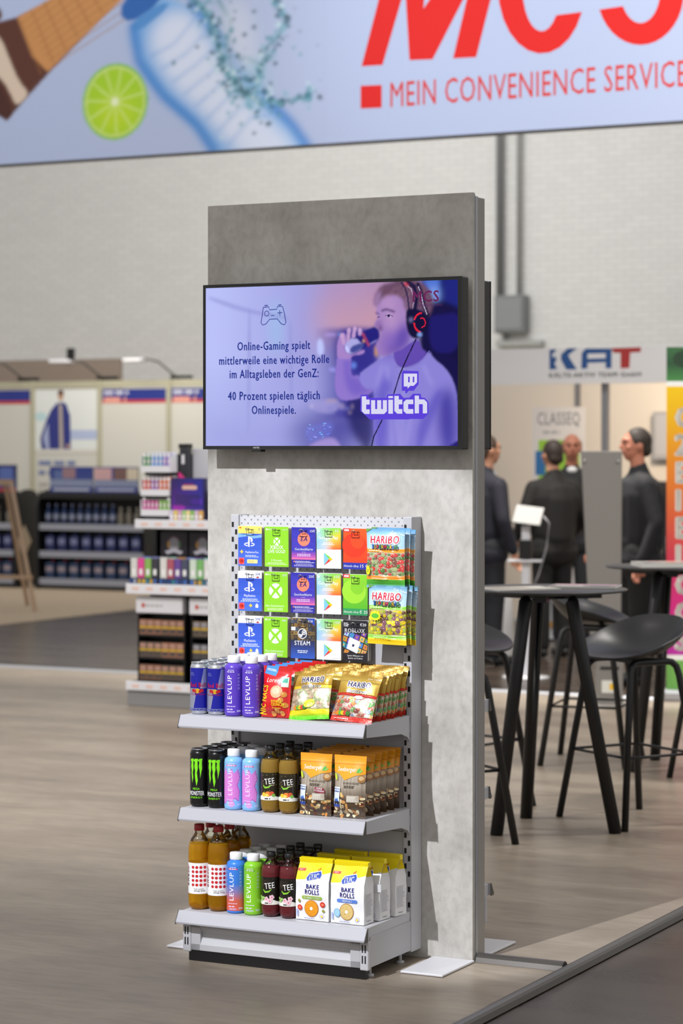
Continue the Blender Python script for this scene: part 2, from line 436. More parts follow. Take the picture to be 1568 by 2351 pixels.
def peg_mat():
    """grey sheet with a grid of punched holes"""
    m = mat('punched_sheet', 'c9c9cd', .4); nt, N, L, b = nodes(m)
    tc = N.new('ShaderNodeTexCoord'); sep = N.new('ShaderNodeSeparateXYZ'); L.new(tc.outputs['Object'], sep.inputs[0])
    def mth(op, a, bb=None):
        n = N.new('ShaderNodeMath'); n.operation = op
        for i, v in enumerate((a, bb)):
            if v is None: continue
            if isinstance(v, (int, float)): n.inputs[i].default_value = v
            else: L.new(v, n.inputs[i])
        return n.outputs[0]
    P = .025; tot = None
    for off in (0., P/2):
        ax = mth('SUBTRACT', mth('PINGPONG', mth('ADD', sep.outputs[0], off), P/2), 0)
        az = mth('PINGPONG', mth('ADD', sep.outputs[2], off), P/2)
        d = mth('SQRT', mth('ADD', mth('MULTIPLY', ax, ax), mth('MULTIPLY', az, az)))
        h = mth('LESS_THAN', d, .0030); tot = h if tot is None else mth('MAXIMUM', tot, h)
    mx = N.new('ShaderNodeMix'); mx.data_type = 'RGBA'; L.new(tot, mx.inputs[0])
    mx.inputs[6].default_value = lin('c9c9cd')+(1,); mx.inputs[7].default_value = lin('85848c')+(1,)
    L.new(mx.outputs[2], b.inputs['Base Color']); return m
M_PEG = peg_mat()

# ------------------------------------------------------------------ the hall
def grid_thing(name, label, cat, x, y, z=0, group=None, turn=0.): return thing(name, label, cat, W(x, y, z), -TH+turn, group)
def struct(name, b, m, loc=None, **kw):
    o = b.build(name, m, None, **kw); o.location = loc if loc is not None else W(0, 0); o.rotation_euler = (0, 0, -TH); o['kind'] = 'structure'; return o
struct('floor', B().box(-45, 25, -12, 26, -.1, 0), M_DARKFLOOR)
struct('floor_covering', B().box(-16, .33, -9, 7.97, 0, .004), M_FLOOR)
struct('floor_carpet', B().box(-26, -10.0, 9.4, 25, 0, .006), M_TAN)
struct('wall_back', B().box(-45, 25, 25, 25.2, 0, 11), brick_wall_mat())
prof = [(-.028+.056*k/8, .0+.027*math.sin(math.pi*k/8)**.6) for k in range(9)]
struct('trim_1', B().prism([(.336+a, .004+b) for a, b in prof], -7.5, 7.97), M_STEEL)
struct('trim_2', B().prism([(7.99+a, .004+b*.6) for a, b in prof], -16, .33, axis='x'), M_ALU)
struct('trim_3', B().prism([(.035+a, .0045+b) for a, b in prof], .006, .306, axis='x'), M_STEEL)

# ------------------------------------------------------------------ display column
t = grid_thing('display_column', 'tall grey concrete-look display column holding screens and a shelf unit', 'column', 0, 0, .004)
B().box(-.992, 0, 0, .019, 0, 2.494).build('front_panel', M_CONC, t, bevel=.001)
B().box(-.990, -.003, .019, .027, 0, 2.49).build('shadow_gap', M_EDGE, t)
B().box(-.992, 0, .027, .046, 0, 2.485).build('aluminium_frame', M_ALU, t, bevel=.002)
B().box(-.992, 0, .046, .098, 0, 2.482).build('back_panel', M_SIDE, t, bevel=.002)
for x in (-1.005, -.14):
    for y0, y1 in ((-.25, -.001), (.099, .34)):
        B().box(x, x+.148, y0, y1, .001, .009).build('foot_plate', M_WHITEP, t, bevel=.003)

# ------------------------------------------------------------------ screens
def tv_case(label, y_front, sgn, x0, x1):
    t = grid_thing('television', label, 'television', x0, y_front, 1.665, 'screens on the column')
    w = x1-x0; h = .556; yb = .055*sgn
    lo, hi = sorted((0.006*sgn, yb))
    B().box(.0, w, lo, hi, .0, h).build('case', M_BLACK, t, bevel=.004)
    lo, hi = sorted((yb+.0005*sgn, yb+.034*sgn))
    B().box(w*.3, w*.7, lo, hi, .1, h-.1).build('wall_bracket', M_BLACK, t)
    fr = B(); lo, hi = sorted((0., .0055*sgn))
    fr.box(0, .010, lo, hi, 0, h); fr.box(w-.014, w, lo, hi, 0, h); fr.box(.010, w-.014, lo, hi, h-.011, h); fr.box(.010, w-.014, lo, hi, 0, .012)
    fr.build('bezel', mat('bezel_black', '17171a', .28), t)
    return t, w, h
tvb, w, h = tv_case('black flat screen mounted on the back of the concrete-look column', .188, -1, -.977, -.017)
B().box(.010, w-.014, -.0055, -.0008, .012, h-.011).build('screen', M_BLACK, tvb)
tv, w, h = tv_case('lit flat screen with a gaming picture mounted above the pegboard', -.09, 1, -.958, .002)
B().box(.19, .225, -.004, .03, -.008, -.0005).build('sensor_box', M_BLACK, tv, bevel=.001)
scr = B().box(.010, w-.014, .0024, .005, .012, h-.011).build('screen', M_BLACK, tv)

def zp(x, y):                       # layout of the picture, measured on its right half
    a, b = trace(740+x/4.7515, 640+y/4.7515, -.0876); return (a+.958, b-1.665)
SX0, SX1, SZ0, SZ1 = .010, w-.014, .012, h-.011
def Z(pts): return [zp(*p) for p in pts]
cv = Canvas(480, 272, SX0, SZ1, SX1, SZ0, 'a9abdc')
# soft room behind
cv.put(np.clip((cv.X-.40)/.25, 0, 1)*np.clip((cv.Y-.30)/.2, 0, 1), 'a487b4', .9)
cv.ell(*zp(420, 420), .17, .09, 'dda79c', .85, .05); cv.ell(*zp(330, 250), .1, .08, 'b79dc0', .6, .05)
cv.put(np.clip(1.15-cv.X/.34, 0, 1), 'c6d0f6', .9)
cv.poly([(.02, .10), (.18, .06), (.34, .08), (.40, .02), (.01, .01)], '9fa2d4', .5, .02)
cv.ell(.28, .41, .025, .09, '9fd4ea', .55, .02); cv.ell(.05, .12, .05, .06, 'c9d4f4', .6, .04)
for pts in ([(.17, .05), (.175, .47), (.185, .47), (.18, .05)], [(.02, .52), (.17, .47), (.33, .44), (.33, .43), (.17, .455), (.02, .505)]):
    cv.poly(pts, '9296cc', .55, .004)
cv.poly([(.33, .43), (.34, .43), (.345, .12), (.335, .12)], '8d90ca', .4, .004)
cv.put(cv.blur(cv.mask(Z([(-90, 540), (620, 540), (560, 1520), (-90, 1520)])).astype(float), .005)*np.clip((cv.X-.42)/.13, 0, 1), '3f3c9c', .95)
cv.poly(Z([(130, 560), (600, 560), (600, 1000), (300, 1050), (150, 1000)]), '2f2b86', .7, .012)
for p, c in (([(30, 600), (150, 600), (150, 622), (30, 622)], 'c9b6f4'), ([(170, 595), (200, 595), (200, 620), (170, 620)], '7fc0f6'), ([(70, 970), (160, 990), (160, 1010), (80, 1005)], 'b9b9ff'), ([(-60, 660), (10, 660), (20, 840), (-60, 840)], 'cfdcff')):
    cv.poly(Z(p), c, .8, .003, 1)
cv.ell(*zp(335, 945), .013, .011, '78a0f0', .7, .004)
cv.poly(Z([(-220, 1430), (420, 1380), (560, 1500), (480, 1830), (-500, 1830)]), '413c98', .85, .03)
cv.poly(Z([(200, 1300), (560, 1230), (590, 1830), (380, 1830)]), '241f63', .85, .01)
cv.poly(Z([(-170, 1320), (215, 1320), (160, 1440), (60, 1470), (-90, 1450)]), 'a9a4d4', .8, .004)
cv.ell(*zp(100, 1330), .024, .006, 'b8a6b6', .8, .003)
cv.poly(Z([(-210, 1640), (20, 1550), (140, 1570), (90, 1720), (-150, 1800)]), '6a70c4', .8, .004)
rn = random.Random(5)
for i in range(26): x, y = rn.uniform(-170, 100), rn.uniform(1570, 1740); cv.ell(*zp(x, y-x*.15), .0035, .002, rn.choice(['7fd0ff', '6a8cf4', '4a4ca8', 'a8b4ff']), .8)
for i in range(16): x, y = rn.uniform(-420, 330), rn.uniform(1370, 1500); cv.ell(*zp(x, y), rn.uniform(.004, .014), rn.uniform(.003, .008), rn.choice(['b8b8e2', 'd0c8e4', '8a88c8', 'c0b0b8']), .55, .003)
cv.put(np.clip((.52-cv.X)/.3, 0, 1)*np.clip((.30-cv.Y)/.2, 0, 1), 'a8aede', .6)
cv.poly(Z([(-300, 1900), (90, 1690), (220, 1830), (200, 1900)]), 'b6a4d8', .8, .004)
# right side: dark chair and window glow
cv.poly(Z([(1080, 0), (1500, -20), (1500, 1860), (1250, 1860), (1050, 700)]), '120d44', 1, .006, 0)
cv.poly(Z([(1080, -30), (1290, -30), (1290, 250), (1130, 160)]), '5a82d8', .9, .008, 0)
cv.poly(Z([(1300, -30), (1480, -30), (1480, 330), (1300, 250)]), '232c84', .9, .008, 0)
cv.ell(*zp(1210, 180), .022, .025, '9fc4f4', .7, .012)
cv.poly(Z([(1150, 430), (1240, 380), (1500, 330), (1500, 810), (1180, 830)]), '221c6c', 1, .003)
cv.poly(Z([(1130, 330), (1300, 250), (1480, 330), (1480, 360), (1220, 400)]), '171046', 1, .006)
cv.poly(Z([(1100, 820), (1500, 830), (1500, 1400), (1440, 1120), (1320, 950)]), '16104a', 1, .004)
cv.ell(*zp(590, 790), .007, .018, 'e8b04a', .9, .004)
# arm, shirt, neck, head
cv.poly(Z([(165, 800), (320, 830), (305, 980), (325, 1075), (400, 1040), (460, 1180), (590, 1210), (430, 1300), (235, 1335), (160, 1290), (132, 1160), (145, 1000)]), '9a82cc', 1, .002)
cv.poly(Z([(230, 860), (310, 870), (300, 990), (325, 1080), (400, 1060), (460, 1190), (560, 1210), (420, 1280), (300, 1260), (240, 1100)]), '7a66c2', .8, .008)
cv.poly(Z([(620, 880), (770, 805), (810, 970), (890, 1000), (1050, 920), (1165, 780), (1210, 870), (1340, 970), (1430, 1110), (1480, 1330), (1480, 1900), (575, 1900), (555, 1500), (580, 1210), (450, 1195), (385, 1050), (500, 960)]), '948dd4', 1, .002, 1)
cv.poly(Z([(560, 1250), (720, 1000), (760, 1200), (700, 1860), (560, 1860)]), '6a60c4', .8, .012)
cv.poly(Z([(1240, 1250), (1440, 1150), (1480, 1860), (1280, 1860)]), '382e98', .85, .016)
cv.poly(Z([(1040, 1560), (1250, 1200), (1330, 1210), (1080, 1850), (1020, 1850)]), '5f56bc', .7, .008)
for q in ([(720, 1250), (760, 1850)], [(790, 1250), (840, 1850)], [(900, 1050), (860, 1840)], [(980, 1400), (900, 1840)], [(1100, 950), (1190, 1150)], [(650, 950), (590, 1180)], [(700, 950), (720, 1100)]):
    cv.line(Z(q), .006, 'c4c0f0', .5, .005)
cv.poly(Z([(760, 780), (900, 740), (1050, 640), (1080, 770), (1150, 800), (1060, 920), (890, 985), (800, 950)]), '6a52ae', 1, .002)
cv.line(Z([(790, 950), (880, 1000), (1050, 930), (1165, 790)]), .003, '8a80cc', .9)
cv.poly(Z([(600, 240), (650, 190), (770, 170), (900, 200), (930, 330), (960, 640), (900, 760), (770, 805), (690, 848), (625, 835), (592, 780), (585, 700), (625, 680), (645, 560), (560, 520), (585, 465), (604, 420), (585, 360)]), 'b08fbe', 1, .002, 1)
cv.poly(Z([(640, 590), (800, 470), (940, 500), (950, 650), (890, 770), (760, 810), (690, 845), (620, 830), (600, 770), (640, 690)]), '8063bc', .75, .02)
cv.poly(Z([(800, 560), (950, 480), (960, 640), (900, 770), (760, 812), (690, 848), (700, 780), (820, 700)]), '5a45a8', .75, .012); cv.ell(*zp(760, 470), .02, .03, 'cba8c8', .8, .015); cv.ell(*zp(720, 270), .03, .018, 'c4a2c6', .7, .012); cv.poly(Z([(560, 520), (585, 480), (640, 440), (655, 540), (640, 570)]), '8f6aa4', .8, .005)
cv.ell(*zp(635, 545), .005, .006, '3a2464', .9, .003)
cv.line(Z([(648, 350), (700, 335), (785, 362)]), .006, '5a3f72', .95, .002); cv.line(Z([(585, 372), (615, 390)]), .005, '6a4f86', .9, .002)
cv.ell(*zp(728, 405), .009, .005, 'd8c4e4', .9, .001); cv.ell(*zp(722, 407), .0045, .0045, '2a1c48', 1); cv.line(Z([(690, 405), (728, 392), (765, 410)]), .0022, '3c2a5c', .9)
cv.line(Z([(600, 425), (625, 415)]), .003, '4a346a', .9)
cv.poly(Z([(556, 290), (566, 180), (640, 70), (760, 40), (880, 25), (1010, 22), (1110, 60), (1185, 140), (1208, 250), (1190, 350), (1150, 430), (1080, 330), (960, 360), (905, 340), (885, 230), (800, 175), (700, 180), (640, 230), (600, 310)]), '735468', 1, .003, 1)
cv.poly(Z([(880, 200), (960, 180), (960, 360), (905, 340)]), '8f6f8c', .7, .006)
for i in range(46):
    x = rn.uniform(590, 1150); y = 60+abs(x-900)*.22+rn.uniform(-10, 90); cv.line(Z([(x, y), (x-rn.uniform(20, 60), y+rn.uniform(30, 90))]), .002, rn.choice(['b08c90', '5a4058', 'a98690', 'c8a8a8', '4a3450']), .35, .001)
cv.poly(Z([(556, 290), (570, 190), (620, 110), (640, 200), (610, 300), (575, 330)]), 'c3a0cc', .6, .006)
# headset
cv.line(Z([(945, 340), (930, 200), (900, 100), (860, 45)]), .006, '2a2048', .8)
cv.line(Z([(985, 330), (1000, 220), (970, 120), (900, 50)]), .004, 'd0b8c8', .9); cv.line(Z([(1010, 330), (1030, 200), (1000, 90), (930, 40)]), .014, '1a1440', 1, .001)
cv.line(Z([(1150, 400), (1105, 290), (1085, 170), (1040, 60)]), .012, '141038', 1, .001); cv.line(Z([(1140, 390), (1098, 280), (1075, 160), (1045, 90)]), .003, 'd8cce0', .9)
cv.ell(*zp(915, 65), .010, .005, 'c83a4a', .95, .001, -.5)
cv.poly(Z([(905, 350), (960, 320), (1060, 330), (1140, 400), (1160, 500), (1110, 600), (1040, 660), (960, 640), (915, 540)]), '120d3c', 1, .001)
for a0, a1 in ((95, 165), (185, 265)):
    cv.line(Z([(1085+85*math.cos(math.radians(a)), 480-105*math.sin(math.radians(a))) for a in range(a0, a1, 8)]), .006, 'e8263c', 1)
for a in range(-90, 110, 18): cv.ell(*zp(1085+38*math.cos(math.radians(a)), 480-50*math.sin(math.radians(a))), .0022, .0022, 'e8263c', 1)
cv.ell(*zp(1060, 610), .009, .007, '8ab0e8', .9, .002); cv.ell(*zp(965, 450), .006, .006, 'a8a8d8', .7, .003)
cv.line(Z([(1020, 660), (930, 850), (845, 1040), (780, 1250), (650, 1540), (560, 1720), (535, 1830)]), .004, '150f3a', 1)
# can and hand
cv.poly(Z([(230, 700), (545, 524), (600, 540), (625, 610), (612, 665), (300, 838), (250, 800)]), '26247e', 1, .001, 1)
cv.poly(Z([(230, 700), (350, 630), (460, 740), (300, 838), (250, 800)]), 'b3b4e0', 1, .001, 1)
cv.poly(Z([(300, 745), (440, 690), (460, 745), (310, 830)]), '4a5296', 1, .001, 1)
cv.poly(Z([(480, 730), (610, 660), (560, 700)]), 'b8b4e2', 1, .001, 1); cv.ell(*zp(270, 770), .006, .012, 'd8dcff', .8, .002, .35)
cv.line(Z([(440, 600), (505, 725)]), .009, 'b8486a', .85, .001); cv.ell(*zp(450, 680), .005, .006, 'd8a070', .9, .002)
cv.poly(Z([(160, 810), (158, 720), (195, 600), (250, 590), (270, 690), (235, 720), (250, 800), (330, 835), (440, 770), (465, 790), (440, 825), (330, 835), (300, 880), (165, 870)]), 'b08fc8', 1, .001, 1)
for q in ([(215, 620), (225, 660), (235, 700)], [(290, 560), (285, 620), (280, 670)], [(355, 545), (345, 590), (340, 630)], [(410, 560), (410, 600)]):
    cv.line(Z(q), .013, 'c8a6cc', 1, .001); cv.ell(*zp(*q[0]), .006, .006, 'd4b2d0', .7, .002)
cv.a = np.clip(cv.a, 0, 1)**1.06*np.array([.93, .9, 1.05])
cv.build('screen_picture', M_SCREEN, scr, lambda a, b: (SX0+(SX1-SX0)*a, .0020, SZ1+(SZ0-SZ1)*b))
a = Art(1.)
def tpt(px, py): q = trace(px, py, -.0876); return (q[0]+.958, q[1]-1.665)
NAVY = '1a2c88'
for s_, x0, x1, y in (('Online-Gaming spielt', 545, 713, 805), ('mittlerweile eine wichtige Rolle', 503, 757, 838), ('im Alltagsleben der GenZ:', 527, 733, 869), ('40 Prozent spielen täglich', 524, 736, 919), ('Onlinespiele.', 578, 681, 951)):
    if s_[0] == '4': a.build('screen_text', M_SCREEN, scr, lambda x, y, z: (x, .0012-z, y), eps=.00004); a = Art(1.)
    p, q = tpt(x0, y), tpt(x1, y); a.text(s_, (p[0]+q[0])/2, p[1], .0285, NAVY, bold=1, fit=q[0]-p[0])
SFN = lambda x, y, z: (x, .0012-z, y)
a.build('screen_text', M_SCREEN, scr, SFN, eps=.00004); a = Art(1.)
def P6(l): return [tpt(450+x*.44, 620+y*.44) for x, y in l]
pad = [(352, 195), (380, 192), (384, 208), (422, 205), (426, 190), (452, 190), (462, 225), (470, 275), (462, 286), (445, 280), (425, 255), (385, 257), (365, 282), (348, 287), (340, 276), (348, 225)]
a.line(P6(pad+pad[:1]), .0026, NAVY); c = tpt(450+370*.44, 620+227*.44); a.ring(c[0], c[1], .0095, .0095, .0022, NAVY)
for q in ([(425, 224), (452, 222)], [(438, 210), (439, 238)], [(392, 237), (410, 237)]): a.line(P6(q), .0024, NAVY)
for q in ([(358, 186), (376, 184)], [(430, 183), (447, 182)]): a.line(P6(q), .003, NAVY)
a.build('gamepad_icon', M_SCREEN, scr, SFN, eps=.00004); a = Art(1.)
def G(l, col): a.poly(Z(l), col)
PUR, LIL = '5a3fd8', 'd9d8f2'
G([(420, 1268), (490, 1262), (520, 1300), (700, 1300), (710, 1262), (850, 1255), (890, 1300), (950, 1298), (990, 1255), (1075, 1255), (1080, 1295), (1120, 1300), (1160, 1345), (1160, 1470), (1100, 1530), (960, 1530), (940, 1535), (520, 1535), (415, 1440)], PUR)
for l in ([(432, 1282), (480, 1282), (480, 1318), (518, 1318), (518, 1372), (480, 1372), (480, 1425), (518, 1425), (518, 1475), (462, 1475), (432, 1445)],
          [(534, 1325), (578, 1325), (578, 1422), (600, 1422), (600, 1325), (644, 1325), (644, 1422), (662, 1422), (662, 1325), (706, 1325), (706, 1445), (676, 1475), (534, 1475)],
          [(722, 1320), (772, 1320), (772, 1472), (722, 1472)], [(722, 1280), (772, 1280), (772, 1302), (722, 1302)],
          [(788, 1278), (836, 1278), (836, 1318), (874, 1318), (874, 1370), (836, 1370), (836, 1422), (874, 1422), (874, 1472), (820, 1472), (788, 1442)],
          [(918, 1318), (994, 1318), (994, 1368), (938, 1368), (938, 1422), (994, 1422), (994, 1472), (918, 1472), (888, 1442), (888, 1346)],
          [(1010, 1275), (1056, 1275), (1056, 1316), (1112, 1316), (1145, 1348), (1145, 1468), (1098, 1468), (1098, 1368), (1056, 1368), (1056, 1468), (1010, 1468)]): G(l, LIL)
a.build('word_mark', M_SCREEN, scr, SFN, eps=.00004); a = Art(1.)
G([(870, 1020), (882, 1002), (1052, 1008), (1052, 1150), (1000, 1222), (945, 1222), (922, 1248), (905, 1248), (905, 1222), (868, 1222)], PUR)
G([(890, 1035), (1035, 1035), (1035, 1130), (998, 1168), (960, 1168), (932, 1200), (932, 1175), (890, 1175)], LIL)
for x in (938, 988): G([(x, 1068), (x+17, 1068), (x+17, 1130), (x, 1130)], PUR)
a.build('chat_emblem', M_SCREEN, scr, SFN, eps=.00004); a = Art(1.)
p = tpt(740+1165/4.7515, 640+250/4.7515); q = tpt(740+960/4.7515, 640+255/4.7515); a.text('MCS', (p[0]+q[0])/2+.022, p[1], .036, '6a2458', bold=1, fit=.098)
a.text('MEIN CONVENIENCE SERVICE', p[0]+.004, p[1]-.015, .0075, '5a2a66', bold=0, fit=.09)
a.build('corner_mark', M_SCREEN, scr, SFN, eps=.00004)
a = Art(); a.text('VESTEL', 207, 3.5, 5, 'd8d8d8'); a.build('maker_mark', M_PRINT, tv, lambda x, y, z: (x, -.0006-z, y))

# ------------------------------------------------------------------ hanging banner over the back edge of the stand
BY = 7.96; BX0, BX1, BZ0, BZ1 = -9.6, .4, 3.80, 6.5
ban = grid_thing('hanging_banner', 'wide pale blue hanging banner with red lettering and drink pictures', 'banner', 0, BY+.0)
B().box(BX0, BX1, .012, .09, BZ0, BZ1).build('frame', mat('banner_frame', '6f7276', .5, .3), ban, bevel=.004)
B().box(BX0+.004, BX1-.004, .002, .0118, BZ0+.012, BZ1-.012).build('fabric', mat('banner_fabric', 'b2bedc', .8), ban)
for x in (-8.4, -4.6, -.8): B().tube([(x, .05, BZ1), (x, .05, 11)], .006, 6).build('hanging_wire', M_STEEL, ban)
def bp(px, py): return trace(px, py, BY)
def BPz(l): return [bp(*p) for p in l]
p0, p1 = bp(-30, -90), bp(745, 345)
cw, chh = 380, 230
(ax0, az1), (ax1, az0) = bp(-30, 400), bp(745, -90); az1, az0 = az0, BZ0+.012
cv = Canvas(cw, chh, ax0, az1, ax1, az0, 'b2bedc')
bwid = .0034
# ice cream cone
cv.poly(BPz([(-40, 60), (40, 40), (125, 0), (250, -120), (330, -60), (120, 160), (70, 215), (15, 278), (-40, 200)]), '5a3226', 1, .004, 0)
cv.poly(BPz([(40, 40), (130, -10), (260, -120), (340, -60), (110, 165), (75, 130)]), 'c98d55', 1, .004, 0)
for i in range(9):
    cv.line(BPz([(45+i*28, 45-i*20), (95+i*28, 170-i*28)]), .012, '9a6434', .7, .004); cv.line(BPz([(50+i*9, 55+i*12), (300+i*9, -140+i*16)]), .012, 'a87240', .6, .004)
cv.poly(BPz([(-40, 70), (0, 80), (20, 130), (45, 190), (70, 215), (38, 246), (25, 215), (5, 180), (-40, 150)]), 'd8c3ae', 1, .004)
cv.poly(BPz([(-40, 180), (0, 185), (20, 230), (30, 262), (14, 278), (-40, 240)]), '4a271f', 1, .004)
cv.poly(BPz([(-40, 10), (0, 15), (8, 40), (-10, 55), (-40, 60)]), '5f3a2a', 1, .004)
# bottle
cv.poly(BPz([(300, 60), (310, 110), (330, 170), (380, 230), (450, 290), (490, 350), (715, 350), (660, 270), (600, 220), (520, 100), (470, 30), (400, 0), (360, -10)]), '7fb0e4', 1, .012, 1)
cv.poly(BPz([(300, 60), (312, 110), (335, 170), (385, 230), (455, 290), (492, 350), (560, 350), (480, 230), (400, 120), (380, 20)]), '5b9ede', .8, .05, 1)
cv.poly(BPz([(330, 90), (370, 30), (440, 20), (500, 120), (570, 230), (650, 300), (690, 350), (530, 350), (470, 270), (380, 190)]), 'dfe4f4', .9, .06, 1)
for q in ([(305, 60), (318, 140), (375, 220), (450, 285), (490, 345)], [(440, 5), (500, 80), (560, 175), (620, 235), (670, 285), (712, 345)]): cv.line(BPz(q), .07, '3f82cc', .85, .025)
for i in range(8):
    o = i*34; cv.line(BPz([(345+o*.75, 150+o*.85-20), (400+o*.75, 120+o*.7-20), (450+o*.7, 60+o*.95-20)]), .014, '5f98d8', .7, .012)
cv.poly(BPz([(270, 30), (300, -20), (380, -40), (365, 10), (300, 55)]), '2f66b0', 1, .006, 1); cv.poly(BPz([(296, 55), (370, 5), (395, 12), (310, 80)]), '4f8ccc', .9, .008, 1)
# splash
for q, ww in (([(440, -10), (480, 40), (500, 100), (515, 160), (545, 200), (600, 240)], .05), ([(500, 0), (530, 50), (520, 120), (540, 180)], .03), ([(620, -10), (655, 40), (640, 80), (610, 110), (600, 160), (580, 210)], .028), ([(560, 130), (600, 150), (590, 200)], .03), ([(600, 235), (640, 232), (700, 225), (712, 200)], .022)):
    cv.line(BPz(q), ww, '6fa8b8', .75, .012); cv.line(BPz(q), ww*.3, '35606e', .8, .004)
cv.ell(*bp(548, 90), .12, .3, 'd8dce8', .6, .06, .2); cv.ell(*bp(575, 190), .13, .16, '9cc4d8', .55, .05)
def along(q, k):
    k *= len(q)-1; i = min(int(k), len(q)-2); f_ = k-i; return q[i][0]*(1-f_)+q[i+1][0]*f_, q[i][1]*(1-f_)+q[i+1][1]*f_
for q, n_, sp_ in (([(450, -10), (490, 40), (505, 100), (515, 160), (550, 200), (610, 240)], 130, 20), ([(625, -10), (655, 40), (638, 85), (605, 130), (585, 210)], 60, 9), ([(520, 160), (560, 210), (600, 240)], 60, 22), ([(600, 235), (650, 232), (705, 226), (712, 196)], 40, 10)):
    for i in range(n_):
        x, y = along(q, rn.random()); x += rn.gauss(0, sp_); y += rn.gauss(0, sp_); r = rn.uniform(.008, .026); cv.ell(*bp(x, y), r, r*rn.uniform(.4, 1), rn.choice(['2c5866', '3f7888', '24444f', '7fb4c4', 'c4dce6', '5a96a8']), .8, .004, rn.uniform(0, 3))
for i in range(60):
    x, y = rn.gauss(560, 75), rn.gauss(130, 90); r = rn.uniform(.006, .02); cv.ell(*bp(x, y), r, r, rn.choice(['3f7080', '2f5562', '6fa0b0', 'c8e0ea']), .75, .004)
# lime
lx, lz = bp(264, 233); rr = bp(339, 233)[0]-lx; rh = lz-bp(264, 320)[1]
cv.ell(lx, lz, rr, rh, '7fbf3a', 1, .004); cv.ell(lx, lz, rr*.93, rh*.93, 'cfe089', 1, .004); cv.ell(lx, lz, rr*.87, rh*.87, 'a6cf2a', 1, .006)
cv.ell(lx, lz-.08, rr*.6, rh*.5, 'c2dc1f', .7, .05)
for i in range(11): g = i*2*math.pi/11+.2; cv.line([(lx, lz), (lx+rr*.86*math.cos(g), lz+rh*.86*math.sin(g))], .016, 'd3e68a', .75, .006)
cv.ell(lx, lz, .03, .03, 'eaf2c8', 1, .008)
cv.build('drink_picture', M_MATTE, ban, lambda a_, b_: (ax0+(ax1-ax0)*a_, .0012, az1+(az0-az1)*b_))
a = Art(1.); RED = 'd9201c'
a.poly(BPz([(830, 152), (905, -140), (985, -145), (972, 20), (1085, -150), (1165, -155), (1093, 131), (1040, 134), (1078, -30), (993, 136), (940, 138), (930, -30), (878, 149)]), RED)
def arcpts(cx, cy, rx_, ry_, a0, a1, n=22): return [(cx+rx_*math.cos(math.radians(a0+(a1-a0)*i/n)), cy+ry_*math.sin(math.radians(a0+(a1-a0)*i/n))) for i in range(n+1)]
a.poly(BPz(arcpts(1243, -30, 100, 153, 22, 338)+arcpts(1243, -32, 44, 104, 335, 40)), RED)
a.poly(BPz(arcpts(1470, -20, 100, 123, 160, -60)+arcpts(1470, -25, 46, 78, -60, 150)), RED)
a.poly(BPz(arcpts(1470, -200, 100, 100, 120, 340)+arcpts(1470, -200, 46, 55, 330, 100)), RED)
a.poly(BPz([(828, 197), (876, 195), (876, 247), (828, 249)]), RED)
p, q = bp(893, 246), bp(1578, 200); a.text('MEIN CONVENIENCE SERVICE', p[0], p[1], bp(893, 190)[1]-p[1], 'd23a34', al='l', bold=0, fit=q[0]-p[0])
a.build('banner_lettering', M_MATTE, ban, lambda x, y, z: (x, .0010-z, y))
